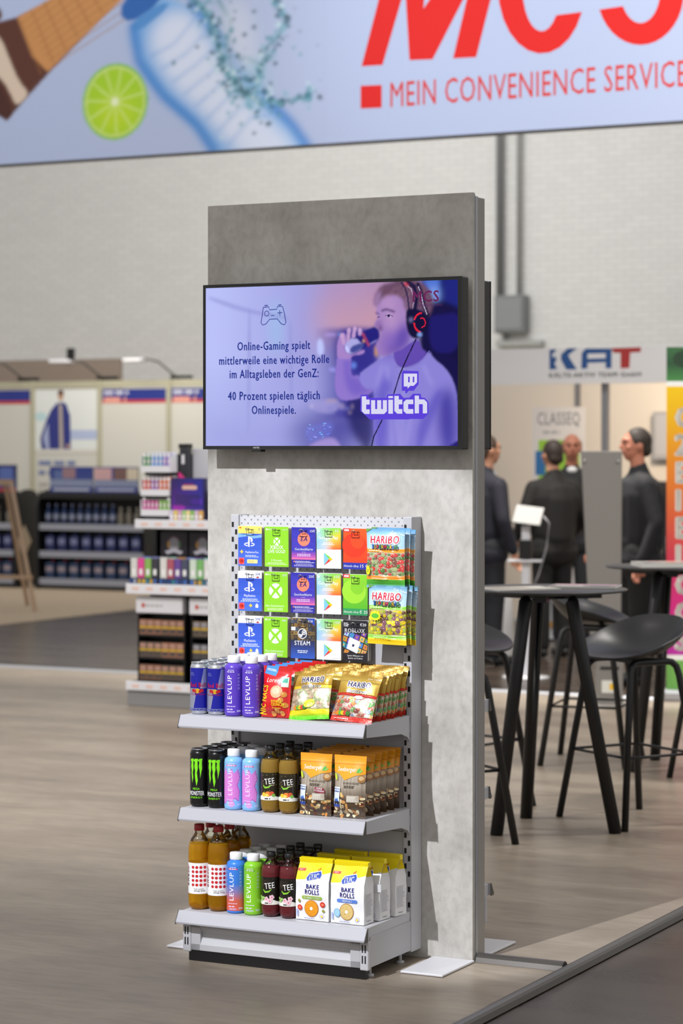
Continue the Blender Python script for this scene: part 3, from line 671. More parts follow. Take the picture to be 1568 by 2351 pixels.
# ------------------------------------------------------------------ shelf unit
SXL, SXR = -.8576, -.1825
def shelf_unit(label, x, y, turn, full):
    t = grid_thing('shelf_unit', label, 'shelf unit', x, y, .004, turn=turn)
    # local frame: x 0..W from its left upright, y towards the column, front is -y
    Wd = SXR-SXL; y0, yu = -.398, -.0763
    for x0 in (0., Wd-.03):
        u = B().box(x0, x0+.03, yu, -.002, .03, 1.442).build('upright', M_SHELF, t, bevel=.002)
        if full:
            sl = B()
            me = None
            for k in range(27):
                z = .10+k*.05
                o = B().box(x0+.004, x0+.012, yu-.0008, yu+.001, z, z+.017).build('slot', M_SLOT, u) if me is None else None
                if me is None: me = o
                else: o = me.copy(); COL.objects.link(o); o.parent = u; o.location = (0, 0, k*.05)
                e = me.copy() if k else None
                if e is not None: COL.objects.link(e); e.parent = u; e.location = (.013, 0, k*.05-.025)
    B().box(.0305, Wd-.0305, -.068, -.062, 1.064, 1.440).build('pegboard', M_PEG, t)
    for z0, z1 in ((.785, 1.062), (.42, .783), (.15, .418)): B().box(.0305, Wd-.0305, -.067, -.062, z0, z1).build('back_panel', M_SHELF2, t)
    for z in (.799, .497, .163):
        dp = 0 if z > .2 else .006
        s = B().box(.004, Wd-.010, y0, -.070, z-.022, z).build('shelf', M_SHELF, t, bevel=.002)
        B().prism([(y0-.001, z+.001), (y0-.005, z), (y0-.019-dp, z-.034), (y0-.018-dp, z-.040), (y0-.001, z-.040)], -.002-dp, Wd-.004+dp, axis='x').build('price_rail', mat('price_rail', 'adadb4', .32), s, bevel=.001)
        for x0 in (.0, Wd-.0095):
            B().prism([(y0, z-.001), (-.078, z-.001), (-.078, z-.085), (-.092, z-.07), (-.14, z-.055), (y0, z-.040)], x0, x0+.004, axis='x').build('bracket', M_SHELF, s)
        for x0 in (-.0035-dp, Wd-.0038+dp):
            B().prism([(y0-.001, z+.002), (y0-.006, z+.001), (y0-.021-dp, z-.035), (y0-.019-dp, z-.042), (y0-.001, z-.042)], x0, x0+.002, axis='x').build('rail_end', M_EDGE, s)
    # base with pressed front, slotted corners, side panels and black kick strip
    yb = -.388
    b = B(); zt, zb = .122, .035
    X = [.03, .075, Wd-.075, Wd-.03]; 
    b.box(.03, Wd-.03, yb+.012, yb+.016, zb, zt)
    b.prism([(yb, zt), (yb, zt-.012), (yb+.012, zt-.030), (yb+.012, zt)], .03, Wd-.03, axis='x')
    b.prism([(yb, zb), (yb, zb+.020), (yb+.0115, zb+.040), (yb+.0115, zb)], .03, Wd-.03, axis='x')
    b.box(.03, .065, yb, yb+.012, zb, zt); b.box(Wd-.065, Wd-.03, yb, yb+.012, zb, zt)
    bs = b.build('base_front', M_SHELF2, t, bevel=.002)
    for x0 in (.0, Wd-.03):
        c = B().box(x0, x0+.03, yb-.003, yb+.016, zb-.006, zt).build('corner_post', M_SHELF, t, bevel=.004)
        if full:
            for dx in (.008, .018):
                for z in (.052, .086): B().box(x0+dx, x0+dx+.004, yb-.0042, yb-.002, z, z+.024).build('slot', M_SLOT, c)
    for x0 in (.002, Wd-.006): B().box(x0, x0+.004, yb+.017, -.078, .036, .132).build('side_panel', M_SHELF2, t, bevel=.001)
    B().box(.02, Wd-.012, yb+.004, yb+.02, .001, zb-.001).build('kick_strip', M_BLACK, t)
    for x0 in (.025, Wd-.025):
        for yy in (-.33, -.11): B().tube([(x0, yy, 0), (x0, yy, .04)], .006, 8).lathe([(.014, 0), (.014, .006), (.006, .01)], 10, c=(x0, yy)).build('foot', M_SHELF2, t)
    return t
shelf_unit('light grey metal shelf unit with pegboard, stocked with drinks and snacks, under the lit screen', SXL, 0, 0, True)
shelf_unit('light grey metal shelf unit on the back side of the column', SXR+.02, .098, math.pi, False)

# ------------------------------------------------------------------ peg hooks and gift cards
def make_hook():
    t = thing('peg_hook', '', 'hook', (0, 0, 0), -TH, 'wire hooks on the pegboard')
    for dx in (-.011, .011): B().tube([(dx, -.0615, .010), (dx, -.066, .012), (dx, -.072, .004), (dx*.6, -.08, 0)], .0016, 6).build('prong', M_CHROME, t)
    B().tube([(-.0066, -.08, 0), (-.0066, -.128, 0), (-.0066, -.133, .004), (0, -.134, .0062), (.0066, -.133, .004), (.0066, -.128, 0), (.0066, -.08, 0)], .0015, 6).build('wire', M_CHROME, t)
    return t
HOOK = make_hook(); first_hook = [True]
def hook(x, z, label):
    o = HOOK if first_hook[0] else dup(HOOK); first_hook[0] = False
    o.location = W(x, 0, z); o.rotation_euler = (0, 0, -TH); o['label'] = label; return o
CW, CH = 90, 133                                     # card size in mm
def clip_art(a): return a
def ps_symbol(a, x, y, k, c):
    a.ring(x-1*k, y-7*k, 19*k, 6.5*k, 3.4*k, c, 100, 250, 14); a.ring(x+3*k, y-7*k, 17*k, 6.5*k, 3.4*k, c, -80, 70, 14); a.poly([(x-4.5*k, y-14*k), (x+1.2*k, y-16*k), (x+1.2*k, y+13*k), (x+5*k, y+12*k), (x+5*k, y+1*k), (x+11*k, y+2*k), (x+13*k, y+8*k), (x+10*k, y+14*k), (x+3*k, y+17*k), (x-4.5*k, y+19*k)], c)
def card_ps(top):
    a = Art(); a.ramp(0, 0, CW, CH, [(0, '4a76e0'), (.45, '3a5fd0'), (1, '2f50c0')])
    a.rect(0, 58, CW, 59, '2c4ab0')
    if top == '3':
        a.rect(0, 108, CW, CH, 'f0de6a'); a.poly([(0, 108), (20, 104), (45, 108), (65, 101), (90, 106), (90, 96), (60, 92), (35, 99), (0, 94)], '7fb0ee'); a.text('3', 80, 119, 8, '2f50c0'); a.text('MONATE', 70, 111, 3.5, '5f8a9a', bold=0); a.rect(4, 125, 12, 129, 'd8402a')
    else:
        a.rect(0, 109, CW, CH, 'f4f4f6'); a.text(top+'€', 76, 119, 8, '2f4ab8'); a.rect(70, 110, 79, 115, 'd03028'); a.rect(70, 113, 79, 115, '222222')
    ps_symbol(a, 43, 79, 1.0, 'ffffff')
    if top == '3':
        a.rect(12, 41, 16, 53, 'f2d23a'); a.rect(8, 45, 20, 49, 'f2d23a'); a.text('PlayStation.Plus', 53, 43, 6.5, 'ffffff', fit=50, bold=0)
        a.lines(28, 82, 34, 2, 2, 4.5, 'e4ecff'); a.rrect(35, 9, 75, 22, 2, 'f0e29a'); a.lines(40, 70, 16, 1.8, 2, 4, 'b8a648')
    else:
        a.text('PlayStation.', 45, 47, 8, 'ffffff', fit=46, bold=0); a.lines(8, 82, 39, 2, 3, 4, 'dfe8ff', al='c')
        a.rect(46, 12, 50, 24, 'f2d23a'); a.rect(42, 16, 54, 20, 'f2d23a'); a.rrect(66, 11, 77, 22, 2, 'dfe8ff'); a.rect(69, 22, 74, 25, 'dfe8ff')
    a.rect(3, 5, 24, 27, 'e06a8a'); a.ell(13.5, 16, 9.5, 9.5, 'e8382c'); a.text('18', 13.5, 12.5, 7, '3a1410'); return a
def xbox_ball(a, x, y, r, g):
    a.ell(x, y, r, r, 'f6fff0', 26)
    a.poly([(x, y+r*.28), (x-r*.62, y+r*.82), (x-r*.80, y+r*.60), (x-r*.30, y+r*.02), (x-r*.78, y-r*.64), (x-r*.58, y-r*.82), (x, y-r*.18), (x+r*.58, y-r*.82), (x+r*.78, y-r*.64), (x+r*.30, y+r*.02), (x+r*.80, y+r*.60), (x+r*.62, y+r*.82)], g)
def card_xbox(top):
    g = '8fd42a'; a = Art(); a.rect(0, 0, CW, CH, g); a.ell(8, 124, 3, 3, 'ffffff'); a.text('XBOX', 18, 122, 4, 'ffffff', bold=0)
    if top == 'gold':
        xbox_ball(a, 46, 84, 12.5, g); a.text('XBOX', 45, 59, 12, 'ffffff', fit=50, bold=0); a.text('LIVE GOLD', 45, 46, 10.5, 'ffffff', fit=66, bold=0); a.text('3 Monate', 45, 18, 7, 'f4ffe4', bold=0); a.lines(4, 84, 12, 2, 2, 4.5, 'eaffd0', al='c'); a.text('EUR/FR', 78, 121, 4, 'ffffff')
    else:
        xbox_ball(a, 44, 70, 25, g); a.text('Xbox-Guthabenkarte', 40, 17, 7, 'f0ffe0', fit=70, bold=0); a.lines(4, 80, 10, 2, 2, 4.5, 'eaffd0', al='c'); a.text(top+'€', 78, 119, 7, 'ffffff')
    return a
def card_ea(top):
    r = random.Random(8); a = Art(); a.ramp(0, 0, CW, CH, [(0, '2b2a9a'), (.2, '2b2a9a'), (.2, 'f0789a'), (.26, 'b858b0'), (.42, '3c38b4'), (1, '302ea6')])
    a.hold(1)
    for i in range(12):
        y = 62+i*5.2; a.lines(3, 88, y, 1.6, 1, 1, r.choice(['4a48c8', '6a40b8', '4644c0']), r)
    a.free().ell(46, 94, 23, 23, 'f4866a', 28)
    a.text('EA', 46, 87, 14, '2a2890', it=.2, fit=27)
    a.text('Geschenkkarte', 46, 57, 8, 'ffffff', fit=68); a.text('EA Play', 46, 50, 3, 'e8e0ff'); a.lines(14, 78, 43, 2, 2, 5, 'f0e8ff', al='c'); a.text(top+'€', 78, 117, 8, 'ffffff')
    a.ell(10, 20, 2.6, 2.6, 'f4866a'); a.lines(14, 86, 20, 1.8, 2, 4, 'e8e4ff'); a.lines(8, 84, 11, 1.4, 3, 3.4, 'c8c4f4', al='c'); return a
def card_play(top):
    a = Art(); a.rect(0, 0, CW, CH, 'fbfbfb'); y0 = 62
    g = [['9cc4f2', 'c4c8dc', 'e86a3a', 'ee5a22'], ['8cc0f0', 'bcd0d8', 'eab84a', 'f0a02a'], ['a8d0e8', 'a0d8a0', 'c4d84a', 'e8c838'], ['d4e8e0', '8fd87a', '7ed04a', '88d048']]
    for j in range(3):
        for i in range(3):
            a.quadcol(CW*i/3, y0+(CH-y0)*j/3, CW*(i+1)/3, y0+(CH-y0)*(j+1)/3, [g[j][i], g[j][i+1], g[j+1][i+1], g[j+1][i]])
    a.text('Google Play', 43, 96, 11, 'ffffff', fit=74, bold=0); a.lines(20, 66, 82, 2.4, 1, 5, 'ffffff', al='c'); a.lines(14, 72, 77, 2.4, 1, 5, 'ffffff', al='c'); a.text(top+'€', 76, 119, 8.5, 'ffffff'); a.poly([(5, 122), (9, 126), (13, 122), (9, 118)], 'ffffff')
    x, y, k = 27, 10, 1.0
    a.poly([(x, y), (x+18, y+21), (x, y+42)], '7fc4ee'); a.poly([(x, y+42), (x+18, y+21), (x+24, y+27)], '74cc44'); a.poly([(x, y), (x+18, y+21), (x+24, y+15)], 'ea4438'); a.poly([(x+18, y+21), (x+24, y+27), (x+32, y+21), (x+24, y+15)], 'fbc81e')
    a.text('Google Play', 70, 4, 3.2, 'a8a8a8', bold=0); return a
def card_eshop(top, col, low, price):
    a = Art(); a.ramp(0, 0, CW, CH, [(0, low), (.16, low), (.16, col[0]), (1, col[1])])
    a.ell(40, 78, 44, 40, col[2], 28); a.ell(52, 92, 25, 24, col[3], 24)
    a.rect(0, 121, 24, 133, 'd81e28'); a.rrect(3, 124, 21, 130, 2.5, 'ffffff'); a.lines(5, 20, 126, 1.8, 1, 1, 'd81e28')
    a.text('Nintendo eShop', 30, 7, 7, 'ffffff', fit=54); a.text(price, 76, 6, 10, 'ffffff'); return a
def tiles(a, r, x0, y0, x1, y1, s, cols, rot=0., gap=.86):
    c, q = math.cos(rot), math.sin(rot)
    a.hold(2)
    n = int(max(x1-x0, y1-y0)/s)+2; cx, cy = (x0+x1)/2, (y0+y1)/2
    for i in range(-n, n):
        for j in range(-n, n):
            X_, Y_ = i*s, j*s; px, py = cx+X_*c-Y_*q, cy+X_*q+Y_*c
            if not (x0-s*.2 < px < x1+s*.2 and y0-s*.2 < py < y1+s*.2): continue
            h = s*gap/2; pts = [(px+u*c-v*q, py+u*q+v*c) for u, v in ((-h, -h), (h, -h), (h, h), (-h, h))]
            pts = [(min(max(u, x0), x1), min(max(v, y0), y1)) for u, v in pts]
            base = r.choice(cols); a.poly(pts, base); a.ell(min(max(px, x0+3), x1-3), min(max(py, y0+3), y1-3), min(3, s*.25), min(3.6, s*.3), r.choice(cols), 8)
    a.free()
def card_steam():
    r = random.Random(2); a = Art(); a.ramp(0, 0, CW, CH, [(0, '3a62c4'), (.3, '2c3c78'), (.5, '2a2c3c'), (1, '2a3470')])
    tiles(a, r, 0, 60, CW, CH, 13, ['3a342e', '6a5a38', '8a6a30', '40444e', '2a2c34', '705030', '505864', '98804a'], gap=.95)
    a.poly([(58, CH), (CW, CH), (CW, 108)], '2f4ab0'); a.text('€20', 74, 120, 7, 'ffffff'); a.rect(2, 92, 18, 104, 'e8e8e8')
    a.ell(44, 82, 17, 17, 'f4f4f6', 26); a.ell(44, 82, 14.5, 14.5, '2c3448', 24); a.ring(50, 86, 8, 8, 2.5, 'f4f4f6'); a.ell(50, 86, 3.4, 3.4, 'f4f4f6', 12); a.line([(32, 80), (40, 75), (46, 82)], 5, 'f4f4f6'); a.ell(39, 75, 4.6, 4.6, 'f4f4f6', 12)
    a.text('STEAM', 44, 44, 14, 'ffffff', fit=60, bold=0); a.lines(20, 70, 24, 2.6, 2, 5.5, 'e8f0ff', al='c'); return a
def card_rob():
    r = random.Random(4); a = Art(); a.rect(0, 0, CW, CH, '232228')
    tiles(a, r, 0, 26, CW, 92, 20, ['4a86c8', 'c8843a', '7a4ab0', '3aa0a8', 'd8b060', 'b04a5a', '5a9a48', 'a8c8e8', '8a6ad0'], -.32)
    a.poly([(25, 78), (64, 64), (52, 25), (14, 40)], 'e8e8f0'); a.poly([(36, 56), (43, 53.5), (40, 46), (33, 48.5)], '2c2a58')
    a.text('ROBLOX', 43, 93, 13, 'ffffff', fit=74); a.text('€20', 74, 115, 9, 'ffffff'); a.lines(3, 24, 122, 2, 3, 4.5, 'ffffff')
    a.text('Spiele Millionen von', 46, 15, 5, 'ffffff', fit=58); a.text('Spielen auf Roblox', 46, 7, 5, 'ffffff', fit=54); return a
CARD_BODY = {}
def card_body(edge):
    b = B(); w, h, r = CW/1000, CH/1000, .004
    pts = []
    for cx, cz, g in ((w-r, r, -90), (w-r, h-r, 0), (r, h-r, 90), (r, r, 180)):
        for k in range(3): q = math.radians(g+45*k); pts.append((cx+r*math.cos(q), cz+r*math.sin(q)))
    return b.prism([(x-w/2, z-h) for x, z in pts], 0, .0012)
COLX = [-.762, -.662, -.5615, -.4655, -.367]; ROWZ = [1.409, 1.259, 1.109]
RED3 = (['e8421e', 'ee5a1e', 'e8381c', 'ea4a20'], '2a36a8'); GRN3 = (['5ab82a', '8fd42e', '9edc38', '86cc2c'], '2f9a5a')
CARDS = [[(card_ps('3'), 'blue gift card with a yellow top', '3a5fd0'), (card_xbox('gold'), 'bright green gift card with a small white ball emblem', '8fd42a'), (card_ea('15'), 'indigo gift card with a coral disc worth fifteen euro', '302ea6'), (card_play('5'), 'white rainbow-topped gift card worth five euro', 'e8e8e8'), (card_eshop('15', *RED3, '15 €'), 'red gift card with a blue foot', 'c83020')],
         [(card_ps('20'), 'blue gift card with a white top worth twenty euro', '3a5fd0'), (card_xbox('25'), 'bright green gift card with a large ball worth twenty-five euro', '8fd42a'), (card_ea('25'), 'indigo gift card with a coral disc worth twenty-five euro', '302ea6'), (card_play('15'), 'white rainbow-topped gift card worth fifteen euro', 'e8e8e8'), (card_eshop('25', *GRN3, '€ 25'), 'green gift card beside the sweets bags', '5ab82a')],
         [(card_ps('50'), 'blue gift card with a white top worth fifty euro', '3a5fd0'), (card_xbox('50'), 'bright green gift card with a large ball worth fifty euro', '8fd42a'), (card_steam(), 'dark blue gift card with a picture collage', '2c3c78'), (card_play('25'), 'white rainbow-topped gift card worth twenty-five euro', 'e8e8e8'), (card_rob(), 'black gift card with tilted colourful tiles', '232228')]]
M_TAG = mat('clear_tag', 'd8d8dc', .2)
rn = random.Random(11)
CBODY = card_body(0)
for j, row in enumerate(CARDS):
    for i, (art, desc, ec) in enumerate(row):
        x = COLX[i]+rn.uniform(-.002, .002); z = ROWZ[j]-.0005*i
        hook(x, z-.012, 'wire hook of the '+desc.replace('gift card', 'gift cards', 1))
        src = None
        n = rn.choice([5, 6, 7])
        cm = mat('card_core_'+ec, ec, .5); side = mat('card_edge_white', 'd4d2cc', .6)
        bodyme = None
        for k in range(n):
            y = -.114+k*.0062+rn.uniform(-.0008, .0008)
            ang = rn.uniform(-.008, .008)
            if k == 0:
                c = thing('gift_card', desc+', front of its stack', 'gift card', W(x, y, z), -TH, 'gift cards on the pegboard', (0, ang, -TH))
                ob = CBODY.build('card', mat('card_edge_white', 'd4d2cc', .6), c); bodyme = ob
                art.build('printed_front', M_PRINT, c, lambda a_, b_, c_: (a_-CW/2000, -.0004-c_, b_-CH/1000), eps=.00006)
                tg = B(); tg.tube([(-.0135, -.0015, -.030), (-.0135, -.0015, -.011), (.0135, -.0015, -.011), (.0135, -.0015, -.030)], .0011, 5, close=True)
                c2 = tg.build('price_clip', mat('clip_dark', '2c2c30', .3, .4), c)
            else:
                o = ob.copy(); COL.objects.link(o); o.name = 'gift_card'; o.parent = None; o.location = W(x, y, z+rn.uniform(-.0015, .0015)); o.rotation_euler = (0, ang, -TH)
                tag(o, desc+', behind the front one', 'gift card', 'gift cards behind the '+desc)

# ------------------------------------------------------------------ pillow bags
def pillow(w, h, th, seal=.012, seed=0, power=2.6, wr=.0012, low=0.):
    r = random.Random(seed); ph = [(r.uniform(0, 6.3), r.uniform(14, 36), r.uniform(-60, 60)) for _ in range(5)]
    def D(x, z):
        u = min(abs(2*x/w), 1); v = z/h
        vv = (min(max((z-seal)/(h-2*seal), 0), 1)-.5)*2
        e = max(0, 1-u**power)*max(0, 1-abs(vv)**3.0)*(1+low*(-vv))
        q = sum(math.sin(p+a*x*3+b*z*1.3) for p, a, b in ph)
        return th/2*e**.8+wr*q*(.35+.65*e)
    return D
def bag(name, label, cat, w, h, th, art, m, seed=0, group=None, low=0., wr=.0012, seal=.012, foil=None, zig=True):
    """thing standing at its bottom edge centre, front is -y"""
    t = thing(name, label, cat, (0, 0, 0), -TH, group)
    D = pillow(w, h, th, seal, seed, wr=wr, low=low); nx, nz = 26, 30
    def pin(x, z): v = (z-h*.5)/(h*.5); return x*(1-.05*(1-v*v))
    vs = []; fs = []
    for sgn in (-1, 1):
        for j in range(nz+1):
            for i in range(nx+1):
                x = -w/2+w*i/nx; z = h*j/nz; d = D(x, z)
                vs.append((pin(x, z), sgn*abs(d) if sgn > 0 else -d, z))
    k = (nx+1)*(nz+1)
    for s_ in (0, 1):
        for j in range(nz):
            for i in range(nx):
                q = s_*k+j*(nx+1)+i; f = (q, q+1, q+nx+2, q+nx+1); fs.append(f if s_ == 0 else f[::-1])
    bb = B(); bb.add(vs, fs, True); bb.build('bag_film', foil or m, t)
    art.build('printed_front', m, t, lambda a_, b_, c_: (pin(a_-w/2, b_), -D(a_-w/2, b_)-.0005-c_, b_), sx=w/26, sy=h/30, eps=.00022)
    return t
def sweets(a, r, x0, y0, x1, y1, n, cols, s=(5, 9)):
    a.hold(8); p = 11.5; nx, ny = max(1, round((x1-x0)/p)), max(1, round((y1-y0)/p))
    for k in range(4):
      for i, j in [(i, j) for i in range(k % 2, nx, 2) for j in range(k//2, ny, 2)]:
        x, y = x0+(x1-x0)*(i+.5)/nx+r.uniform(-3.5, 3.5), y0+(y1-y0)*(j+.5)/ny+r.uniform(-3.5, 3.5); q = r.uniform(*s)*.9; c = r.choice(cols)
        qx = min(q, x-x0, x1-x); qy = min(q*r.uniform(.7, 1), y-y0, y1-y); a.k = 2*k
        a.ell(x, y, qx, qy, c, 10, 0); a.ell(x-qx*.3, y+qy*.3, qx*.25, qy*.2, 'd8d4c8', 6)  # the small pale ellipse is a glint painted on each sweet
    a.free()
def art_super(kind):
    r = random.Random(kind+5); w, h = 140, 190; a = Art()
    a.ramp(0, 0, w, h, [(0, '8cb8e8'), (.06, '4aa83a'), (.14, '58b038'), (.14, 'e8861e'), (.2, 'e8861e'), (.2, 'b8a890'), (.6, 'b8a890'), (.6, ('e8941e', '8fd04a')[kind]), (.66, ('e8941e', '8fd04a')[kind]), (.66, 'bcdcf4'), (.85, 'a8d0f0'), (1, '6aa8d8')]) if kind == 0 else a.ramp(0, 0, w, h, [(0, 'f0c81e'), (.1, 'f0c81e'), (.1, '8fd04a'), (.16, '8fd04a'), (.16, 'a8986a'), (.6, 'b0a070'), (.6, '8fd04a'), (.66, '8fd04a'), (.66, 'c4e0f4'), (.85, 'b0d4f0'), (1, '5a98b8')])
    cols = ['5f8a4a', 'c83a34', '7a9a5a', 'd84a44', 'a8b880', '8a5a4a', '4f7a3a'] if kind == 0 else ['e8c81e', 'd8b818', 'b8c030', '8a5a6a', '6a4a3a', 'f0dc3a', 'a8b83a']
    sweets(a, r, 0, (.21 if kind == 0 else .17)*h, w, .59*h, 70, cols, (6, 11))
    a.poly([(0, 178), (22, 190), (0, 190)], '6aa04a'); a.text('Zum Teilen', 116, 172, 7, 'ffffff', rot=-12, bold=0)
    a.text('HARIBO', 70, 143, 25, 'd8143c', fit=108, outline='ffffff', ow=3.2)
    x = 22; cs = ['2a8ae0', 'f0c81e', 'e0402a', '3ab04a', 'f0c81e', 'e0402a', '58b83a', 'f0c81e', '2a8ae0', '58b83a']
    for ch, c in zip('SUPERMARIO', cs):
        g = 7.8 if ch in 'IE' else 10.4; a.text(ch, x+g/2, 126, 12.5, c, sx=.8, outline='2a2a6a', ow=1.4); x += g
    a.lines(12, 80, 119, 2.4, 1, 1, 'fff4d8'); a.lines(24, 100, 30 if kind == 0 else 24, 2.2, 1, 1, 'fff4d8')
    # loose fruit badges on the window
    if kind == 0: a.ell(10, 56, 9, 15, 'f0e428', 16); a.line([(8, 50), (12, 60)], 2.4, '4aa83a')
    else:
        p = []
        for i in range(28): g = i*math.pi/14; q = 25 if i % 2 else 19; p.append((32+q*math.cos(g), 92+q*.7*math.sin(g)))
        a.poly(p, 'f4e828'); a.ell(32, 92, 15, 8, '58b83a', 16)
    return a
def art_gold(kind):
    r = random.Random(kind*3+1); w, h = 146, 165; a = Art()
    if kind == 0: st = [(0, '4ac41e'), (.07, '7ad02a'), (.12, 'e8dc28'), (.2, 'e8dc28'), (.2, 'c8bca0'), (.62, 'c4b49a'), (.62, 'f0d81e'), (.68, 'e8c83a'), (.68, 'b3882a'), (.85, 'cbaa4e'), (1, '946e1e')]
    else: st = [(0, 'c03028'), (.1, 'd03a30'), (.1, 'c0a898'), (.5, 'c0a890'), (.5, 'cc2c28'), (.55, 'cc2c28'), (.55, 'b3882a'), (.8, 'cbaa4e'), (1, '946e1e')]
    a.ramp(0, 0, w, h, st)
    cols = ['c8b898', 'b8c090', 'd8c8a8', 'a8a088', 'd0a890', '98a878', 'e0d8c0'] if kind == 0 else ['a85a4a', '8a4a42', 'd87a3a', 'c8b8b0', '7a8ab0', 'b86a5a', 'd8d0c8', '6a9a5a']
    sweets(a, r, 0, h*(.21 if kind == 0 else .11), w, h*(.6 if kind == 0 else .49), 60, cols, (6, 11))
    y = 122 if kind == 0 else 112
    a.text('HARIBO', 78, y, 19, '2a2468', fit=84, outline='f4f0e0', ow=2.6); a.text('Goldbären', 74, y-19, 11, '2a2468', fit=74, it=.25, outline='f0e4b8', ow=1.4)
    for i, c in enumerate(['e88a2a', '6ab83a', 'e8c82a', 'd84a3a', '4a8a3a']): a.ell(24+i*9, 38 if kind == 0 else 24, 8, 7, c, 12)
    if kind == 0: a.ell(76, 50, 20, 13, 'e8e43a', 18, .3); a.text('fruchtig', 76, 49, 6, '48a02a', rot=15)
    else: a.ell(88, 78, 16, 6, 'd8d8e4', 14); a.lines(14, 80, 6, 2.4, 1, 1, 'f0c8c0')
    a.text('Zum Teilen', 124, 142, 6, 'f8f0d8', bold=0, rot=6); return a
def art_nuts():
    r = random.Random(7); w, h = 105, 165; a = Art(); a.ramp(0, 0, w, h, [(0, 'a81418'), (.1, 'cc1a1e'), (.8, 'd61e22'), (1, 'c01818')])
    a.poly([(4, 140), (50, 132), (56, 165), (12, 165)], '4a90d8'); a.text('ORIGINAL', 30, 148, 8, 'ffffff', fit=36, rot=-8)
    a.text('Lorenz', 48, 112, 14, 'f8f4e0', fit=60, it=.2, bold=0); a.rect(76, 98, 98, 130, 'd8f0d8'); a.rect(79, 112, 95, 126, '58b8a0')
    a.text("NIC NACS", 20, 6, 26, 'f8dc1e', al='l', rot=84, fit=96); a.ell(62, 82, 22, 20, 'e8b088', 18); a.ell(60, 84, 14, 11, 'f0c8a8', 14)
    for x, y in ((88, 74), (80, 56), (92, 40), (66, 22), (82, 14), (50, 12)): a.ell(x, y, 9, 9, 'd08a3a', 14); a.ell(x-3, y+3, 3, 2.5, 'f0c080', 8)
    a.text('DOUBLE', 66, 48, 8, 'f8dc1e', fit=38); a.text('CRUNCH', 70, 37, 10, 'f8dc1e', fit=44); a.text('Peanuts', 66, 28, 6, 'f8dc1e'); return a
def art_mix(kind):
    r = random.Random(kind+20); w, h = 114, 196; a = Art()
    a.ramp(0, 0, w, h, [(0, '4a3a2c'), (.3, '5a4634'), (.42, '8a7c6c'), (.5, 'a89c8c'), (.85, 'b0a494'), (1, 'b0a494')])
    a.hold(6)
    for i in range(9): a.line([(8+i*12, 70), (9+i*12+r.uniform(-2, 2), 180)], 1, '94887a')
    for i in range(60):
        x, y = r.uniform(6, w-6), r.uniform(4, 70+10*math.sin(i)); c = r.choice(['e8d8a8', 'd8b878', 'f0e4c0', '8a5a34', '5a2c1e', 'c88a4a', 'ecdcb0', '6a3424', 'd09a5a'])
        if kind == 0: pass
        q = r.uniform(4, 9); a.ell(x, y, min(q, x, w-x), q*.62, c, 10, r.uniform(0, 3) if 10 < x < w-10 else 0)
    a.free().poly([(0, 196), (w, 196), (w, 138), (84, 134), (46, 118), (24, 136), (0, 142)], 'f0a01e')
    a.rect(0, 167, w, 170, 'd8881a'); a.rect(0, 173, w, 174.5, 'f8bc50')
    a.text('Seeberger', 50, 146, 13, 'ffffff', fit=66, bold=0); a.ell(92, 150, 4, 9, '4ab04a', 12, -.6); a.ell(99, 147, 3, 7, '8acc5a', 12, -.9)
    a.text(('Nusskernmischung', 'Studentenfutter')[kind], 70, 107, 8, '3a2c1e', fit=56, bold=0); a.lines(46, 96, 100, 2.2, 2, 4.4, '4a3c2e')
    if kind == 0: a.poly([(68, 92), (96, 88), (102, 78), (98, 70), (66, 76)], '8a1e3a'); a.text('OHNE', 82, 84, 5, 'ffffff', rot=-6); a.text('ROSINEN', 82, 77, 5, 'ffffff', rot=-6)
    a.rrect(58, 50, 100, 72, 2, 'b8ac9c'); a.lines(61, 98, 66, 1.8, 4, 4.2, 'f4f0e8')
    a.ell(104, 124, 11, 12, 'a8723a', 16); a.ell(104, 126, 8, 7, 'd8b888', 12); a.ell(12, 128, 5, 12, 'c8d83a', 12, .4)
    a.rect(7, 34, 34, 96, 'dce8f4'); a.rect(7, 34, 34, 42, '2a4ab0'); a.text('MITMACHEN', 20, 88, 4, '2a4ab0', fit=24); a.text('GEWINNEN', 20, 80, 5, '2a4ab0', fit=24); a.ell(16, 48, 6, 6, '28283a', 12); a.ell(28, 48, 6, 6, '28283a', 12); a.poly([(12, 52), (30, 52), (26, 64), (22, 58), (15, 60)], '2f6ac8')
    return a
def put(o, x, y, z, lean=0., roll=0., yaw=0.):
    o.location = W(x, y, z); o.rotation_euler = (Matrix.Rotation(-TH+yaw, 3, 'Z') @ Matrix.Rotation(roll, 3, 'Y') @ Matrix.Rotation(-lean, 3, 'X')).to_euler(); return o
ZT, ZM, ZB = .804, .502, .168
# hanging sweets
for k, zt, nm in ((0, 1.409, 'red and green'), (1, 1.226, 'yellow and brown')):
    hook(-.262+.004*k, zt-.012, 'chrome wire hook holding the bags of %s sweets' % nm)
    m = bag('sweets_bag', '', 'sweets bag', .14, .19, .026, art_super(kind=k), M_FILM, k+2, 'bags of sweets on the pegboard', wr=.0013)
    for i, (yy, xx, dz) in enumerate(((-.148, 0, 0), (-.122, .005, .003), (-.096, .009, -.002))):
        o = m if i == 0 else dup(m); put(o, -.240+.004*k+xx, yy, zt-.19+dz, roll=.02*k+.01*i)
        o['label'] = 'pale blue bag of %s fruit gums, %s on its pegboard hook' % (nm, ('foremost', 'second', 'rearmost')[i])
